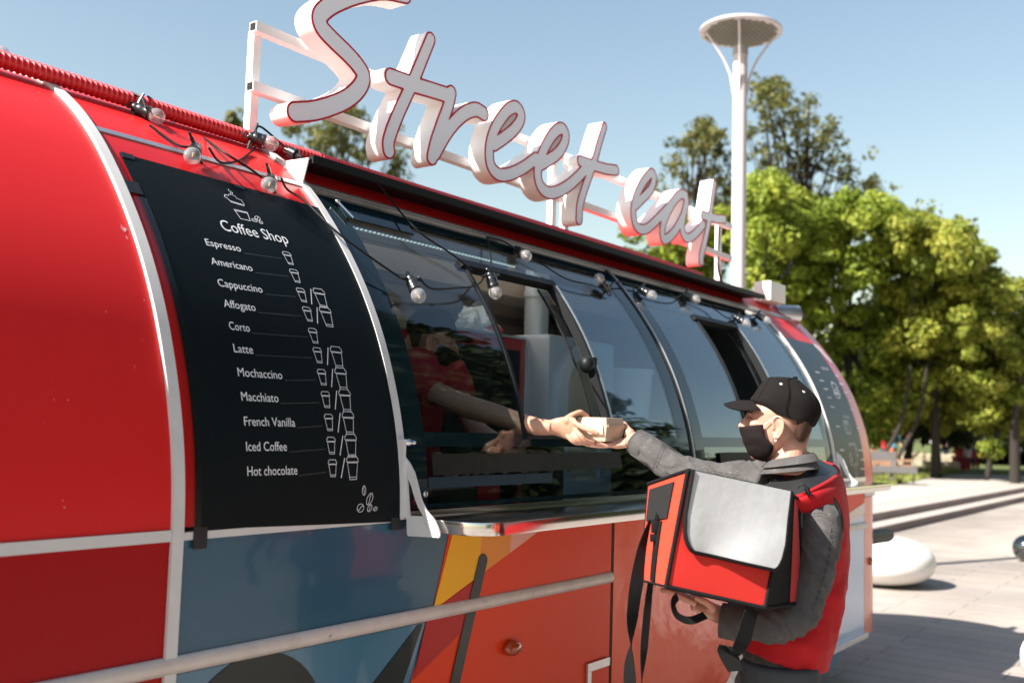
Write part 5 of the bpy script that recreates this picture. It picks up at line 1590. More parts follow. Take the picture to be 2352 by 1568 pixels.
for i in range(len(us_)-1):
    for j in range(nv):
        a = i*(nv+1)+j; c = a+nv+1
        f += [(a, a+1, c+1, c), (N+a, N+c, N+c+1, N+a+1)]
b = MB(); b.add(v, f); flap = b.build("flap", SILVERF, bag)
edge = [flap_pt(0, t, 0) for t in np.linspace(-.01, flap_outline(0), 10)] + [flap_pt(u, flap_outline(u), 0) for u in us_[1:]] + [flap_pt(1, t, 0) for t in np.linspace(flap_outline(1), -.01, 10)[1:]]
b = MB(); b.tube(edge, .0060, 8, flat=.6); b.build("flap_binding", BIND, flap)
# velcro patch, buckle, straps on the side panel
sn = np.cross(A-A2, D2-A2); sn /= np.linalg.norm(sn)
if sn@RT > 0: sn = -sn
def side(u, t, o=.004):
    q = A2*(1-u)*(1-t)+A*u*(1-t)+D_*u*t+D2*(1-u)*t
    return q+sn*(o+.006*(math.sin(math.pi*u)*math.sin(math.pi*t))**.6)
def sidepatch(name, u0, u1, t0, t1, o, m, th=.003):
    v = []; f = []; nn = 8
    for oo in (o, o-th):
        for i in range(nn+1):
            for j in range(nn+1): v.append(side(u0+(u1-u0)*i/nn, t0+(t1-t0)*j/nn, oo))
    N = (nn+1)**2
    for i in range(nn):
        for j in range(nn):
            a = i*(nn+1)+j; f += [(a, a+nn+1, a+nn+2, a+1), (N+a, N+a+1, N+a+nn+2, N+a+nn+1)]
    for i in range(nn):
        for j in (0, nn):
            a = i*(nn+1)+j; f.append((a, a+nn+1, N+a+nn+1, N+a)); c = j*(nn+1)+i; f.append((c, c+1, N+c+1, N+c))
    b = MB(); b.add(v, f); return b.build(name, m, bag)
sidepatch("velcro_patch", .10, .74, .07, .40, .005, VELC)
sidepatch("strap_anchor", .44, .60, .42, .98, .004, WEB)
b = MB()
bk = side(.50, .47, .010)
b.box(bk, (.020, .012, .034), rot=np.stack([RT, FW, UP], 1)); b.box(bk-UP*.03, (.026, .012, .020), rot=np.stack([RT, FW, UP], 1)); b.tube([bk+UP*.015, bk+UP*.032+RT*.004, bk+UP*.018+RT*.010], .0035, 8)
b.build("buckle", BLACKR, bag, bevel=.002)
def ribbon(name, pts, w, tw, parent=bag, m=WEB):
    """pts: points; w: width; tw: twist angle at each point"""
    P = spline(np.array(pts), 8); k = len(P); W = np.interp(np.linspace(0, 1, k), np.linspace(0, 1, len(tw)), tw)
    Pt, Tt, Nt, Bt = frames(P, up=FW)
    v = []; f = []
    for i in range(k):
        d = Bt[i]*math.cos(W[i])+Nt[i]*math.sin(W[i]); nr = np.cross(Tt[i], d)
        for sx, sy in ((-1,-1),(1,-1),(1,1),(-1,1)): v.append(P[i]+d*w/2*sx+nr*.0011*sy)
    for i in range(k-1):
        for q in range(4): f.append((4*i+q, 4*i+(q+1) % 4, 4*i+4+(q+1) % 4, 4*i+4+q))
    f += [(3,2,1,0), tuple(4*(k-1)+q for q in range(4))]
    b = MB(); b.add(v, f, 0, True); return b.build(name, m, parent)
ribbon("strap", [DB(1500,1190,2.75), DB(1478,1260,2.745), DB(1462,1340,2.74), DB(1452,1420,2.74), DB(1450,1480,2.74), DB(1446,1530,2.74), DB(1448,1600,2.74), DB(1452,1680,2.74)], .036, [.9,.35,.1,.5,1.45,2.3,2.9,3.1])
ribbon("strap", [DB(1506,1222,2.725), DB(1498,1300,2.72), DB(1487,1400,2.72), DB(1480,1480,2.72), DB(1474,1560,2.72), DB(1470,1650,2.72)], .021, [.5,.9,.3,.2,1.4,.6])
ribbon("strap", [DB(1556,1368,2.66), DB(1546,1385,2.64), DB(1555,1412,2.63), DB(1585,1424,2.64), DB(1620,1412,2.66)], .022, [.4,.3,.2,.2,.4])
ribbon("strap", [DB(1730,1392,2.63), DB(1718,1430,2.58), DB(1706,1470,2.565), DB(1686,1500,2.565), DB(1668,1488,2.575), DB(1690,1540,2.575)], .046, [.3,.2,.1,.5,.9,.2])
# ================================================================== PLAZA, STEPS, TERRACE
def paving(name, c1, c2, mortar, rowh, brw, offx=0.0, msize=.004):
    m = bpy.data.materials.new(name); m.use_nodes = True
    n = m.node_tree.nodes; l = m.node_tree.links; b = n["Principled BSDF"]; b.inputs["Roughness"].default_value = .85
    tc = n.new("ShaderNodeTexCoord"); sx = n.new("ShaderNodeSeparateXYZ"); cx = n.new("ShaderNodeCombineXYZ")
    l.new(tc.outputs["Object"], sx.inputs[0]); l.new(sx.outputs[1], cx.inputs[0]); l.new(sx.outputs[0], cx.inputs[1])
    br = n.new("ShaderNodeTexBrick"); br.inputs["Scale"].default_value = 1.0
    br.inputs["Brick Width"].default_value = brw; br.inputs["Row Height"].default_value = rowh; br.inputs["Mortar Size"].default_value = msize
    br.inputs["Color1"].default_value = (*c1, 1); br.inputs["Color2"].default_value = (*c2, 1); br.inputs["Mortar"].default_value = (*mortar, 1)
    br.offset = 0.37; br.inputs["Mortar Smooth"].default_value = 0.2; br.inputs["Bias"].default_value = 0
    l.new(cx.outputs[0], br.inputs["Vector"])
    nz = n.new("ShaderNodeTexNoise"); nz.inputs["Scale"].default_value = .55; nz.inputs["Detail"].default_value = 7; l.new(tc.outputs["Object"], nz.inputs["Vector"])
    mp = n.new("ShaderNodeMapRange"); mp.inputs[1].default_value = .35; mp.inputs[2].default_value = .7; mp.inputs[3].default_value = .66; mp.inputs[4].default_value = 1.10; l.new(nz.outputs[0], mp.inputs[0])
    n2 = n.new("ShaderNodeTexNoise"); n2.inputs["Scale"].default_value = 24; n2.inputs["Detail"].default_value = 5; l.new(tc.outputs["Object"], n2.inputs["Vector"])
    m2 = n.new("ShaderNodeMapRange"); m2.inputs[3].default_value = .80; m2.inputs[4].default_value = 1.15; l.new(n2.outputs[0], m2.inputs[0])
    mu = n.new("ShaderNodeMath"); mu.operation = 'MULTIPLY'; l.new(mp.outputs[0], mu.inputs[0]); l.new(m2.outputs[0], mu.inputs[1])
    hs_ = n.new("ShaderNodeMix"); hs_.data_type = 'RGBA'; hs_.blend_type = 'MULTIPLY'; hs_.inputs[0].default_value = 1
    l.new(br.outputs["Color"], hs_.inputs[6]); l.new(mu.outputs[0], hs_.inputs[7]); l.new(hs_.outputs[2], b.inputs["Base Color"])
    bp = n.new("ShaderNodeBump"); bp.inputs["Strength"].default_value = .5; bp.inputs["Distance"].default_value = .006
    iv = n.new("ShaderNodeMath"); iv.operation = 'SUBTRACT'; iv.inputs[0].default_value = 1; l.new(br.outputs["Fac"], iv.inputs[1]); l.new(iv.outputs[0], bp.inputs["Height"]); l.new(bp.outputs[0], b.inputs["Normal"])
    return m
PAV = paving("plaza_slabs", (0.40, 0.34, 0.295), (0.34, 0.30, 0.27), (0.10, 0.09, 0.08), .25, 1.35)
STONE = mat("step_stone", (0.40, 0.35, 0.315), 0.85, noise=(3, 0.6, (0.33, 0.28, 0.25)), bump=(40, .3, .004), stain=(1.4, .55, .75, (0.30, 0.25, 0.22)))
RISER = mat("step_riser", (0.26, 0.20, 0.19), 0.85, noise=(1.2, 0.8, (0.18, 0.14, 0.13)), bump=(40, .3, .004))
GRAVEL = mat("terrace_gravel", (0.40, 0.36, 0.33), 0.95, noise=(2.0, 0.6, (0.33, 0.30, 0.27)), bump=(60, .6, .01))
LAWN = mat("lawn", (0.075, 0.105, 0.018), 0.95, noise=(1.3, 0.8, (0.11, 0.12, 0.03)), bump=(50, 1, .03))
def plate(name, poly, z, th, m, k="structure"):
    b = MB(); b.prism([(x, y, z) for x, y in poly], (0, 0, -th)); o = b.build(name, m); return kind(o, k)
plate("ground", [(-150,-150),(450,-150),(450,300),(-150,300)], -.02, .3, LAWN)
plate("plaza", [(-40,-40),(70,-40),(70,4.90),(-40,4.90)], 0, .018, PAV)
plate("step", [(-40,4.76),(70,4.76),(70,40),(-40,40)], .13, .148, STONE)
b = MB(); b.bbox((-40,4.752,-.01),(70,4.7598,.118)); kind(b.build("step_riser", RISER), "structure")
plate("terrace", [(-40,5.14),(70,5.14),(70,40),(-40,40)], .26, .129, STONE)
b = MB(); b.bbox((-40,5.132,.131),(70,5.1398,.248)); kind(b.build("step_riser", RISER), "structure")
plate("path", [(-40,5.75),(70,5.75),(70,10.5),(-40,10.5)], .266, .005, GRAVEL)
plate("lawn", [(29.5,7.9),(39,8.9),(41.5,6.6),(60,4),(150,4),(150,90),(10,90),(20,10.0),(27,7.9)], .275, .02, LAWN)
# grass blades along the lawn's edge
GRASS = mat("grass_blades", (0.16, 0.20, 0.035), 0.8, noise=(4, .8, (0.22, 0.22, 0.06)))
b = MB(); r = random.Random(4)
for i in range(9000):
    t = r.random()
    if t < .5: x = r.uniform(27, 41); y = 7.9+(x-29.5)*.105 + abs(r.gauss(0, .6))
    else: x = r.uniform(38.5, 60); y = (8.9 if x < 41 else 6.6-(x-41)*.13) + abs(r.gauss(0, .7))
    h = r.uniform(.06, .20); a = r.uniform(0, 6.28); dx, dy = math.cos(a)*.02, math.sin(a)*.02; lx, ly = r.gauss(0, .05), r.gauss(0, .05)
    b.add([(x-dx, y-dy, .27), (x+dx, y+dy, .27), (x+lx, y+ly, .27+h)], [(0, 1, 2)], 0, False)
kind(b.build("grass", GRASS), "stuff")
# ------------------------------------------------------------------ seats, lamp, bench, ball
PEB = mat("moulded_white", (0.78, 0.76, 0.73), 0.45, noise=(6, .4, (0.70, 0.68, 0.65)))
def pebble(c, rx, rz, label):
    pr = []
    for k in range(25):
        t = -math.pi/2+math.pi*k/24
        ct = max(math.cos(t), 0)**.80; st = math.copysign(abs(math.sin(t))**.9, math.sin(t))
        pr.append((max(rx*ct, .001), rz+rz*st))
    b = MB(); b.lathe(pr, 48, c); o = b.build("pebble_seat", PEB); return tag(o, label, "seat", "white pebble seats on the plaza")
pbc = onplane(2022, 1340, 2, 0.0)
pebble((pbc[0], pbc[1], .0), .545, .25, "smooth white pebble shaped seat just past the far end of the trailer")
pc = at(2584, 1545, 5.84); pebble((pc[0], pc[1], 0), .55, .24, "white pebble shaped seat cut off by the right edge of the photo")
LAMPW = mat("lamp_white", (0.56, 0.52, 0.53), 0.4, coat=.1)
LAMPG = mat("lamp_grey", (0.33, 0.32, 0.31), 0.5)
GRID = mat("lamp_grid", (0.17, 0.16, 0.13), 0.6)
lx, ly = 10.02, 4.44
lamp = thing("street_lamp", "tall white lamp post with a round tilted disc head behind the trailer", "lamp post", (lx, ly, .0))
ptop = onplane(1700, 128, 1, ly); hz = ptop[2]
b = MB(); b.lathe([(.075, .0), (.078, hz-.0)], 28, (lx, ly, 0)); b.build("post", LAMPW, lamp)
b = MB(); b.lathe([(.001, 0), (.083, 0), (.083, .05), (.081, .10), (.001, .10)], 28, (lx, ly, hz)); b.build("post_collar", LAMPG, lamp)
dl = onplane(1607, 82, 1, ly); dr = onplane(1795, 72, 1, ly)
dc = (at(1701, 74, float((np.array((lx, ly, hz))-CAM)@FW)))
RD = 93.5/F_PX*float((np.array((lx, ly, hz))-CAM)@FW)
dn = UP*.94+FW*.02-np.array((0, 0, 0)); dn = np.array((0, 0, 1.0))*1.0 + RT*.035 + FW*.0
dn /= np.linalg.norm(dn)
b = MB(); b.lathe([(.001,.055),(RD*.6,.050),(RD*.95,.030),(RD,.012),(RD,-.004),(RD*.975,-.012),(RD*.93,-.014),(.001,-.014)], 56, dc, dn); b.build("disc", LAMPW, lamp)
b = MB()
ax1 = np.cross(dn, (0, 1, 0)); ax1 /= np.linalg.norm(ax1); ax2 = np.cross(dn, ax1)
cell = RD/9.0
for i in range(-9, 9):
    for j in range(-9, 9):
        xx, yy = (i+.5)*cell, (j+.5)*cell
        if math.hypot(xx, yy) < RD*.86 and abs(i+.5)+abs(j+.5) < 12.2:
            b.box(dc+ax1*xx+ax2*yy-dn*.019, (cell*.86, cell*.86, .008), rot=np.stack([ax1, ax2, dn], 1))
b.build("grid_panel", GRID, lamp)["kind"] = "stuff"
for a in (R_(180), R_(0), R_(75), R_(255)):
    d = RT*math.cos(a)+np.array((FW[0], FW[1], 0))*math.sin(a); d[2] = 0; d /= np.linalg.norm(d)
    b = MB()
    P0 = np.array((lx, ly, hz-.26)); 
    pts = spline([P0+d*.085+np.array((0,0,-.05)), P0+d*.118+np.array((0,0,.06)), P0+d*.20+np.array((0,0,.24)), np.array((dc[0], dc[1], 0))+d*RD*.86+np.array((0, 0, dc[2]-.015+ d@RT*(-.035)*RD*.86*1.0))], 8)
    b.tube(pts, [(.018, .012)]*0 or .013, 8); b.build("arm", LAMPW, lamp)
    q = MB(); q.prism([P0+d*.076+np.array((0,0,-.20)), P0+d*.080+np.array((0,0,-.20)), P0+d*.118+np.array((0,0,.03)), P0+d*.076+np.array((0,0,-.02))], np.cross(d, (0,0,1))*.014); q.build("gusset", LAMPW, lamp)
b = MB(); b.tube([np.array((lx, ly, hz)), dc-dn*.012], .012, 8); b.build("stem", LAMPG, lamp)
BALLM = mat("polished_dark_metal", (0.16, 0.17, 0.17), 0.12, metal=1.0)
bp_ = at(2359, 1262, 12.8); b = MB(); b.ball((bp_[0], bp_[1], .17), .172, 28, 18); b.lathe([(.07, 0), (.07, .02)], 20, (bp_[0], bp_[1], .0))
tag(b.build("ball_bollard", BALLM), "polished dark metal ball bollard at the right edge of the photo", "bollard")
PLANK = mat("bench_grey_plank", (0.17, 0.16, 0.155), 0.7, noise=(5, .5, (0.12, 0.115, 0.11)))
WOOD = mat("bench_wood", (0.36, 0.20, 0.12), 0.6, noise=(8, .5, (0.28, 0.15, 0.09)))
bn = thing("park_bench", "grey plank park bench with wooden rail at the edge of the grass", "bench", (28, 7.9, .28))
bd_ = 27.0
def bp2(x, y, dz=0.0): return at((2160+x/5.8725)*.91875, (950+y/5.8725)*.91875, bd_+dz)
def plank(x0, x1, y0, y1, dz, depth, m, name):
    p0, p1 = bp2(x0, y1, dz), bp2(x1, y0, dz); c = (p0+p1)/2
    hr = np.array((RT[0], RT[1], 0)); hr /= np.linalg.norm(hr); hf = np.array((-hr[1], hr[0], 0))
    b = MB(); b.box(c, (abs((p1-p0)@hr), depth, abs(p1[2]-p0[2])), rot=np.stack([hr, hf, np.array((0,0,1.0))], 1)); b.build(name, m, bn)
plank(-260, 465, 1045, 1165, .25, .05, PLANK, "backrest"); plank(-260, 735, 1270, 1335, -.1, .45, PLANK, "seat"); plank(490, 735, 1165, 1195, .1, .10, WOOD, "armrest"); plank(-260, 440, 1185, 1205, .2, .06, WOOD, "back_rail"); plank(240, 735, 1240, 1262, .1, .1, WOOD, "seat_rail")
plank(385, 425, 1160, 1530, .05, .06, PLANK, "leg"); plank(722, 742, 1170, 1515, 0, .06, PLANK, "leg"); plank(385, 425, 1335, 1525, -.25, .06, PLANK, "leg"); plank(-200, -160, 1165, 1530, .05, .06, PLANK, "leg")
b = MB(); b.tube([bp2(430, 1260), bp2(480, 1185)], .02, 6); b.build("brace", PLANK, bn)

# ================================================================== TREES
def leafmat(name, c, c2, c3, trans=.35):
    m = bpy.data.materials.new(name); m.use_nodes = True
    n = m.node_tree.nodes; l = m.node_tree.links; b = n["Principled BSDF"]; out = n["Material Output"]
    b.inputs["Roughness"].default_value = .55; b.inputs["Specular IOR Level"].default_value = .3
    at_ = n.new("ShaderNodeAttribute"); at_.attribute_name = "tone"
    r = n.new("ShaderNodeValToRGB"); e = r.color_ramp.elements; e[0].position = 0; e[0].color = (*c, 1); e[1].position = 1; e[1].color = (*c3, 1)
    k = e.new(.5); k.color = (*c2, 1)
    l.new(at_.outputs["Fac"], r.inputs[0]); l.new(r.outputs[0], b.inputs["Base Color"])
    t = n.new("ShaderNodeBsdfTranslucent"); l.new(r.outputs[0], t.inputs[0])
    mx = n.new("ShaderNodeMixShader"); mx.inputs[0].default_value = trans
    l.new(b.outputs[0], mx.inputs[1]); l.new(t.outputs[0], mx.inputs[2]); l.new(mx.outputs[0], out.inputs[0])
    return m
LEAF1 = leafmat("leaf_bright", (0.095, 0.145, 0.014), (0.21, 0.275, 0.030), (0.38, 0.41, 0.06), .36)
LEAF2 = leafmat("leaf_yellowing", (0.095, 0.135, 0.015), (0.22, 0.255, 0.032), (0.42, 0.40, 0.065), .36)
LEAF3 = leafmat("leaf_olive", (0.075, 0.088, 0.022), (0.14, 0.145, 0.040), (0.25, 0.22, 0.075), .35)
LEAFD = leafmat("leaf_shade_dark", (0.015, 0.024, 0.006), (0.022, 0.034, 0.008), (0.04, 0.05, 0.012), .2)  # even dark leaf colour carrying the shade under the canopy
BARK = mat("bark", (0.028, 0.022, 0.017), 0.9, bump=(30, .8, .02))
def crown_mesh(name, blobs, per, size, m, parent, seed, twig=0.0):
    r = np.random.RandomState(seed)
    V = []; tone = []
    for (c, rad, dens) in blobs:
        k = int(per*dens)
        d = r.normal(size=(k, 3)); d /= np.linalg.norm(d, axis=1, keepdims=True)
        rr = np.array(rad if hasattr(rad, '__len__') else (rad,)*3)*(.35+.72*r.rand(k, 1)**.55)
        p = np.array(c)+d*rr
        nrm = d+np.array((0, 0, .25))+r.normal(size=(k, 3))*.5; nrm /= np.linalg.norm(nrm, axis=1, keepdims=True)
        t = np.cross(nrm, r.normal(size=(k, 3))); t /= np.linalg.norm(t, axis=1, keepdims=True); bt = np.cross(nrm, t)
        s = size*(.55+.9*r.rand(k, 1))
        q = np.stack([p-t*s*.55, p+bt*s*.34+nrm*s*.08, p+t*s*.6, p-bt*s*.34+nrm*s*.08], 1)
        V.append(q.reshape(-1, 3)); base = r.rand()*.5
        tone.append(np.clip(base+.5*r.rand(k), 0, 1))
    V = np.concatenate(V); tone = np.concatenate(tone); nq = len(V)//4
    me = bpy.data.meshes.new(name); me.from_pydata(V.tolist(), [], (np.arange(nq*4).reshape(-1, 4)).tolist())
    a = me.attributes.new("tone", 'FLOAT', 'FACE'); a.data.foreach_set("value", tone.astype(np.float32))
    me.materials.append(m); me.update()
    return link(name, me, parent)
def tree(label, base, trunk_top, blobs, per, size, m, seed, r0=.16, limbs=7, group=None, tops=None):
    base = np.array(base, float); tt = np.array(trunk_top, float)
    t = thing("tree", label, "tree", tuple(base), group)
    r = random.Random(seed); b = MB()
    P = spline([base, base+(tt-base)*.35+np.array((r.gauss(0,.1), r.gauss(0,.1), 0)), base+(tt-base)*.7+np.array((r.gauss(0,.15), r.gauss(0,.15), 0)), tt], 5)
    b.tube(P, np.linspace(r0, r0*.25, len(P)), 9)
    pick = sorted(blobs, key=lambda q: r.random())[:limbs*2]
    for (c, rad, dn_) in pick:
        s = P[r.randrange(len(P)//4, len(P)-1)]
        mid = (s+np.array(c))/2+np.array((r.gauss(0,.2), r.gauss(0,.2), -.15))
        b.tube(spline([s, mid, np.array(c)], 4), np.linspace(r0*.35, r0*.08, 9), 6)
    b.build("trunk", BARK, t)
    crown_mesh("crown", blobs, per, size, m, t, seed)
    return t
def blobset(outline, depth, n, rpx, seed, dspread=1.6, inner=True):
    """clusters scattered inside a crown silhouette given as (y, left, right) rows"""
    r = np.random.RandomState(seed); O = np.array(outline, float); out = []
    ys = O[:, 0]; wd = O[:, 2]-O[:, 1]
    cum = np.cumsum(wd); cum = cum/cum[-1]
    for i in range(n):
        y = np.interp(r.rand(), np.concatenate([[0], cum]), np.concatenate([[ys[0]], ys])); L = np.interp(y, ys, O[:, 1]); R2 = np.interp(y, ys, O[:, 2])
        rp = rpx*(.6+.8*r.rand()); x = r.uniform(min(L+rp*.6, (L+R2)/2), max(R2-rp*.6, (L+R2)/2))
        mid = (L+R2)/2; hw = (R2-L)/2+1e-6
        span = math.sqrt(max(0, 1-((x-mid)/hw)**2))
        dz = r.uniform(-1, 1)*span*dspread
        sag = (y-ys[0])/(ys[-1]-ys[0]+1e-6)
        x += r.normal()*rpx*.45; y += r.normal()*rpx*.45
        c = at(x, y, depth+dz+(sag-.4)*dspread*1.5); rm = rp/F_PX*depth
        out.append((c, (rm, rm*.9, rm*.7), .35+1.0*r.rand()))
    return out
def gz(x, depth, z=.27):
    p = at(x, 1000, depth); return (p[0], p[1], z)
G = "leafy trees beyond the plaza"
tree("bright green leafy tree directly behind the lamp post", gz(1770, 31), at(1775, 560, 31), blobset([(428,1715,1800),(480,1690,1860),(560,1680,1900),(700,1690,1930),(850,1700,1940),(960,1720,1920)], 31, 190, 30, 1, 2.2), 150, .16, LEAF1, 1, group=G)
tree("bright green tree showing between the roof sign and the trailer roof", gz(1560, 33), at(1560, 600, 33), blobset([(515,1520,1690),(540,1420,1700),(600,1410,1710),(760,1420,1720),(900,1450,1700)], 33, 130, 30, 2), 150, .16, LEAF1, 2, group=G)
tree("broad light green tree in the middle of the leafy row right of the lamp post", gz(1960, 33), at(1965, 580, 33), blobset([(478,1880,2050),(520,1840,2110),(620,1820,2140),(780,1830,2150),(900,1860,2140),(985,1900,2120)], 33, 260, 31, 3, 2.8), 150, .16, LEAF1, 3, group=G)
tree("yellowing green tree between the light green tree and the right edge", gz(2150, 32), at(2150, 640, 32), blobset([(515,2080,2130),(555,2030,2190),(660,2010,2260),(780,2010,2300),(890,2010,2290),(975,2030,2260)], 32, 240, 31, 4, 2.8), 150, .16, LEAF2, 4, group=G)
tree("yellow tinged tree at the right edge of the photo with branches hanging low", gz(2330, 30), at(2310, 700, 30), blobset([(545,2180,2220),(590,2180,2290),(690,2180,2370),(800,2180,2450),(900,2190,2470),(995,2230,2460)], 30, 270, 32, 5, 3.0), 150, .155, LEAF2, 5, group=G)
tree("dark tree with canopy shade in its leaf colour low behind the yellowing tree", gz(2080, 38), at(2080, 800, 38), blobset([(720,2000,2200),(800,1960,2400),(900,1950,2450),(985,1980,2450)], 38, 150, 50, 6, 2.5), 200, .22, LEAFD, 6, group=G)
G2 = "thin airy trees in the distance"
tree("tall airy tree with thin dark foliage rising above the row right of the lamp post", gz(1860, 50), at(1850, 330, 50), blobset([(205,1735,1800),(265,1705,1900),(340,1700,1990),(420,1710,2040),(480,1730,2075),(520,1740,2050)], 50, 190, 22, 7, 3.0), 34, .22, LEAF3, 7, r0=.24, limbs=40, group=G2)
tree("sparse airy tree between the word eat and the lamp post", gz(1600, 50), at(1600, 400, 50), blobset([(300,1590,1650),(350,1525,1690),(430,1500,1710),(520,1490,1710)], 50, 95, 21, 8, 2.4), 36, .22, LEAF3, 8, r0=.2, limbs=26, group=G2)
tree("airy olive tree top showing under the letters S and t", gz(790, 46), at(790, 330, 46), blobset([(268,740,850),(300,640,930),(350,630,940),(420,650,950),(500,650,950)], 46, 105, 25, 9, 2), 52, .21, LEAF3, 9, r0=.2, limbs=26, group=G2)
tree("tip of an airy tree just left of the sign post", gz(546, 46), at(545, 330, 46), blobset([(268,532,556),(300,520,575),(400,500,600)], 46, 16, 20, 10, 1), 100, .2, LEAF3, 10, r0=.12, limbs=4, group=G2)
for (x0, y0, x1, y1, dd, lb) in ((2010,1100,2072,960,30.5,"slanting dark young tree trunk left of the playground behind the bench"),(2042,1102,2110,955,30.5,"second slanting young trunk close beside the first one behind the bench"),(2265,1082,2330,880,31.5,"long thin leaning tree trunk in the shade near the right edge")):
    t = thing("tree", lb, "tree", tuple(gz(x0, dd)), "leaning young trees"); b = MB()
    b.tube(spline([np.array(gz(x0, dd)), at((x0*2+x1)/3-3, (y0*2+y1)/3, dd), at(x1, y1, dd), at(x1+20, y1-120, dd)], 5), np.linspace(.085, .04, 16), 8); b.build("trunk", BARK, t)
    crown_mesh("crown", blobset([(y1-190,x1-20,x1+50),(y1-60,x1-50,x1+60),(y1-10,x1-30,x1+50)], dd, 9, 26, int(x0), .8), 90, .17, LEAF2, t, int(x0))
# backdrop wood farther off, its shade put into the dark leaf colour
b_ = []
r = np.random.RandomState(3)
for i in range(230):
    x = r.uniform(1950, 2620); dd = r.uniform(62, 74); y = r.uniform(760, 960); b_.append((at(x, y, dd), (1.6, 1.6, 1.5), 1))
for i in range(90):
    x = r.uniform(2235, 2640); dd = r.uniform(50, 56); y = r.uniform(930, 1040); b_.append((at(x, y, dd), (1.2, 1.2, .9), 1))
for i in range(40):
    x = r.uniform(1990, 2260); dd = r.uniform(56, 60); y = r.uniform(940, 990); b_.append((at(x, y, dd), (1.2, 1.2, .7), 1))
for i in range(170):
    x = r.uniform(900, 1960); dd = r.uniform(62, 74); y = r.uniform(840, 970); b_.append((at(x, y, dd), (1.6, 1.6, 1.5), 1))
kind(crown_mesh("backdrop_wood", b_, 70, .6, LEAFD, None, 21), "stuff")
# ------------------------------------------------------------------ playground people and things under the trees
def col(n, c): return mat(n, c, .7)
CR, CW, CB, CO, CN, CP = col("cloth_red", (.45,.02,.025)), col("cloth_white", (.7,.68,.7)), col("cloth_blue", (.10,.30,.42)), col("cloth_orange", (.55,.14,.06)), col("cloth_navy", (.03,.04,.07)), col("cloth_pink", (.7,.35,.40))
def stander(x, depth, hgt, top, bottom, headc, label, pose=0.0, sit=False):
    g = np.array(gz(x, depth)); k = hgt/1.7
    hr = np.array((RT[0], RT[1], 0)); hr /= np.linalg.norm(hr); hf = np.array((FW[0], FW[1], 0)); hf /= np.linalg.norm(hf)
    Z = np.array((0, 0, 1.0)); b = MB()
    hip = g+Z*(.88 if not sit else .48)*k; sh = hip+Z*.52*k+hr*pose*.1; hd = sh+Z*.24*k
    b.tube([hip-Z*.05*k, hip+Z*.15*k, sh-Z*.08*k, sh+Z*.03*k, sh+Z*.12*k], [.13*k, .13*k, .17*k, .11*k, .05*k], 12)
    b.ball(hd, (.085*k, .10*k, .125*k), 12, 10)
    for s in (-1, 1):
        if sit: b.tube([hip+hr*.08*s*k, hip+hr*.10*s*k-hf*.40*k, g+hr*.10*s*k-hf*.42*k+Z*.05], [.085*k, .07*k, .045*k], 8)
        else: b.tube([hip+hr*.08*s*k, g+hr*.10*s*k+Z*.45*k+hf*.03*s, g+hr*.11*s*k+hf*.06*s*(1+pose)+Z*.03], [.09*k, .06*k, .045*k], 8)
        b.tube([sh+hr*.17*s*k, sh+hr*.24*s*k-Z*.27*k, sh+hr*(.20 if not sit else .12)*s*k-Z*.50*k-hf*(.1+.2*abs(pose))*k], [.05*k, .042*k, .035*k], 8)
    o = remesh(b, "person", SKIN, None, voxel=.03, smooth=2); tag(o, label, "person", "people far off under the trees")
    c = MB(); c.tube([hip-Z*.08*k, hip+Z*.15*k, sh-Z*.08*k, sh+Z*.04*k], [.155*k, .15*k, .19*k, .10*k], 12)
    for s in (-1, 1): c.tube([sh+hr*.12*s*k, sh+hr*.19*s*k-Z*.03*k, sh+hr*.245*s*k-Z*.27*k], [.075*k, .072*k, .06*k], 8)
    remesh(c, "top", top, o, voxel=.03, smooth=2)
    c = MB()
    for s in (-1, 1):
        if sit: c.tube([hip+hr*.06*s*k, hip+hr*.10*s*k-hf*.42*k, g+hr*.10*s*k-hf*.42*k+Z*.10], [.11*k, .09*k, .07*k], 8)
        else: c.tube([hip+hr*.06*s*k, g+hr*.10*s*k+Z*.45*k+hf*.03*s, g+hr*.11*s*k+hf*.06*s*(1+pose)+Z*.08], [.12*k, .085*k, .07*k], 8)
    remesh(c, "trousers", bottom, o, voxel=.03, smooth=2)
    c = MB(); c.ball(hd+Z*.035*k, (.10*k, .115*k, .115*k), 12, 8); c.build("headwear", headc, o)
stander(2200, 42, 1.5, CR, CN, CO, "seated figure in red at the left end of the shaded group", .5, True)
stander(2222, 42, 1.55, CW, CN, CW, "seated figure in white with a pale cap in the shaded group", .2, True)
stander(2240, 42, 1.7, CW, CR, CW, "figure in white with a round white cap between the seated ones", -.4)
stander(2262, 42, 1.45, CO, CN, CO, "figure in an orange top at the right end of the shaded group", .3, True)
stander(2052, 43, 1.6, CB, CO, CW, "person in blue with a white hat behind the slanting trunks", .6)
stander(2030, 45, 1.5, CR, CN, CR, "person in red close to the far end of the trailer", -.2)
stander(2172, 47, 1.7, CP, CN, CP, "person in pale pink beyond the low playground fence", .2)
stander(2150, 47, 1.5, CW, CN, CR, "person in white beside the one in pink beyond the low fence", -.3)
fence = thing("fence", "low pale picket fence behind the shaded lawn", "fence", tuple(gz(2120, 44)))
PALE = mat("pale_wood", (0.50, 0.42, 0.30), .8)
fl, fr_ = np.array(gz(1990, 46)), np.array(gz(2190, 44))
for i in range(34):
    p = fl+(fr_-fl)*i/33; b = MB(); b.bbox(p+(-.04, -.03, 0), p+(.04, .03, .62+.05*math.sin(i))); b.build("picket", PALE, fence)
for z in (.2, .5): b = MB(); b.tube([fl+(0, -.05, z), fr_+(0, -.05, z)], .03, 6); b.build("rail", PALE, fence)
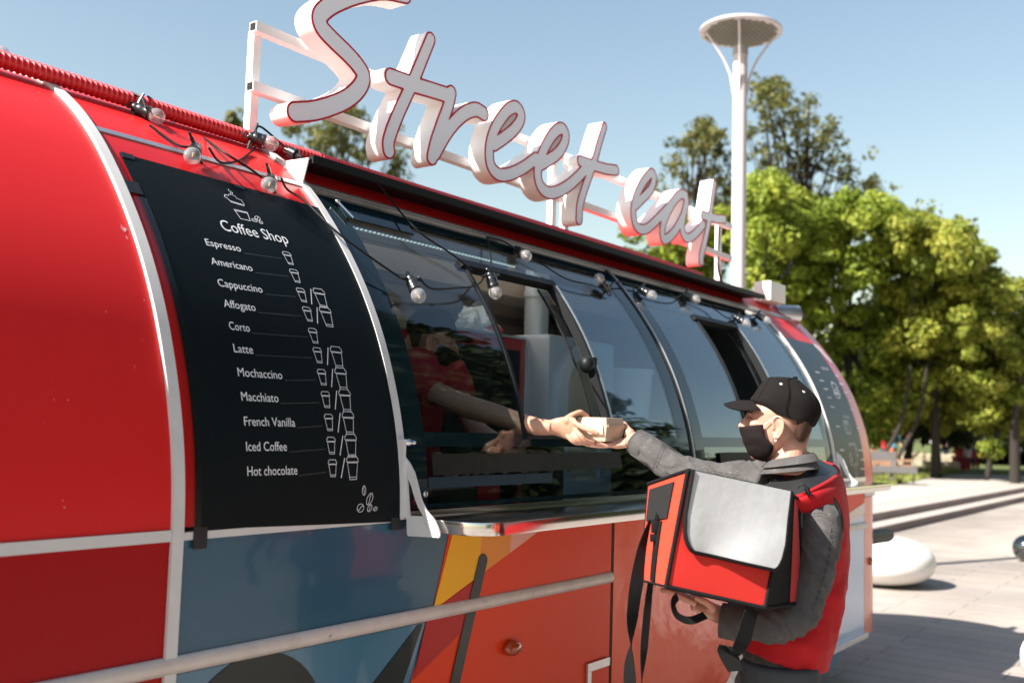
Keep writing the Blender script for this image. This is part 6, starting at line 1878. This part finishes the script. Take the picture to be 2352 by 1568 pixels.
kl, kr = np.array(gz(2125, 40.5)), np.array(gz(2205, 40.5)); b = MB(); b.prism([kl, kr, kr+(0,0,.30), kl+(0,0,.30)], FW*.35); tag(b.build("low_wall", PALE), "low sunlit beige wall beneath the trees in front of the fence", "wall")
b = MB(); q0, q1 = np.array(gz(2196, 41)), np.array(gz(2228, 41)); b.prism([q0, q1, q1+(0,0,.42), q0+(0,0,.48)], FW*.4); b.prism([q0+(0,0,.43), q1+(0,0,.43), q1+FW*.0+(0,0,.5), q0+(0,0,.52)], FW*.5)
tag(b.build("red_seat_block", mat("dark_red_board", (.20,.012,.02), .7)), "dark red seat block under the seated group in the shade", "seat")
b = MB(); pd = np.array(gz(2336, 37)); b.lathe([(.20,0),(.20,.08),(.07,.12),(.06,.7),(.11,.78),(.16,.84),(.05,.86)], 14, pd)
o = b.build("pedestal", mat("dark_stone", (.07,.075,.075), .8)); tag(o, "slim dark pedestal with pale lumps on top at the edge of the shade", "pedestal")
b = MB(); r = random.Random(2)
for i in range(11): b.ball(pd+np.array((r.gauss(0,.13), r.gauss(0,.08), .92+r.gauss(0,.06))), .07, 8, 6)
b.build("pale_lumps", col("pale_lump", (.5,.42,.40)), o)
gp = MB(); q0 = np.array(gz(2010, 44)); gp.tube([q0+(0,0,0), q0+(0,0,1.9)], .05, 8); q1 = np.array(gz(2085, 44)); gp.tube([q1, q1+(0,0,1.9)], .05, 8); gp.tube([q0+(0,0,1.9), q1+(0,0,1.9)], .05, 8)
gp.tube([q0*.7+q1*.3+(0,0,1.9), q0*.7+q1*.3+(0,0,.5)], .012, 5); gp.tube([q0*.5+q1*.5+(0,0,1.9), q0*.5+q1*.5+(0,0,.5)], .012, 5); gp.bbox(tuple(q0*.6+q1*.4+(-.3,-.1,.45)), tuple(q0*.6+q1*.4+(.3,.1,.5)))
tag(gp.build("swing_frame", CR), "red playground swing frame beyond the slanting trunks", "swing")
# ------------------------------------------------------------------ across the plaza, mirrored in the glass: wood, building and added foliage
bl = []
r = np.random.RandomState(8)
for i in range(150): bl.append(((r.uniform(-6, 60), r.uniform(-24, -19), r.uniform(.8, 5.6)), (1.5, 1.3, 1.2), 1))
for i in range(330): bl.append(((r.uniform(4, 25), r.uniform(-12.5, -7.5), r.uniform(1.2, 23)), (1.7, 1.5, 1.5), 2.6))  # tall dense foliage added to darken the reflections in the panes
kind(crown_mesh("backdrop_wood", bl, 90, .5, LEAFD, None, 33), "stuff")
FAC = mat("pale_facade", (0.50, 0.43, 0.36), .85, noise=(.6, .5, (0.42, .36, .31)))
bld = thing("apartment_building", "pale apartment building across the plaza mirrored in the dark windows", "building", (20, -45, 0))
b = MB(); b.bbox((2, -52, 0), (44, -42, 13)); b.build("wall", FAC, bld)
for i in range(13):
    for j in range(4):
        b = MB(); x = 4+i*3.05; z = 1.6+j*3.0; b.bbox((x, -41.99, z), (x+1.5, -41.96, z+1.7)); b.build("window", BLACKG, bld)
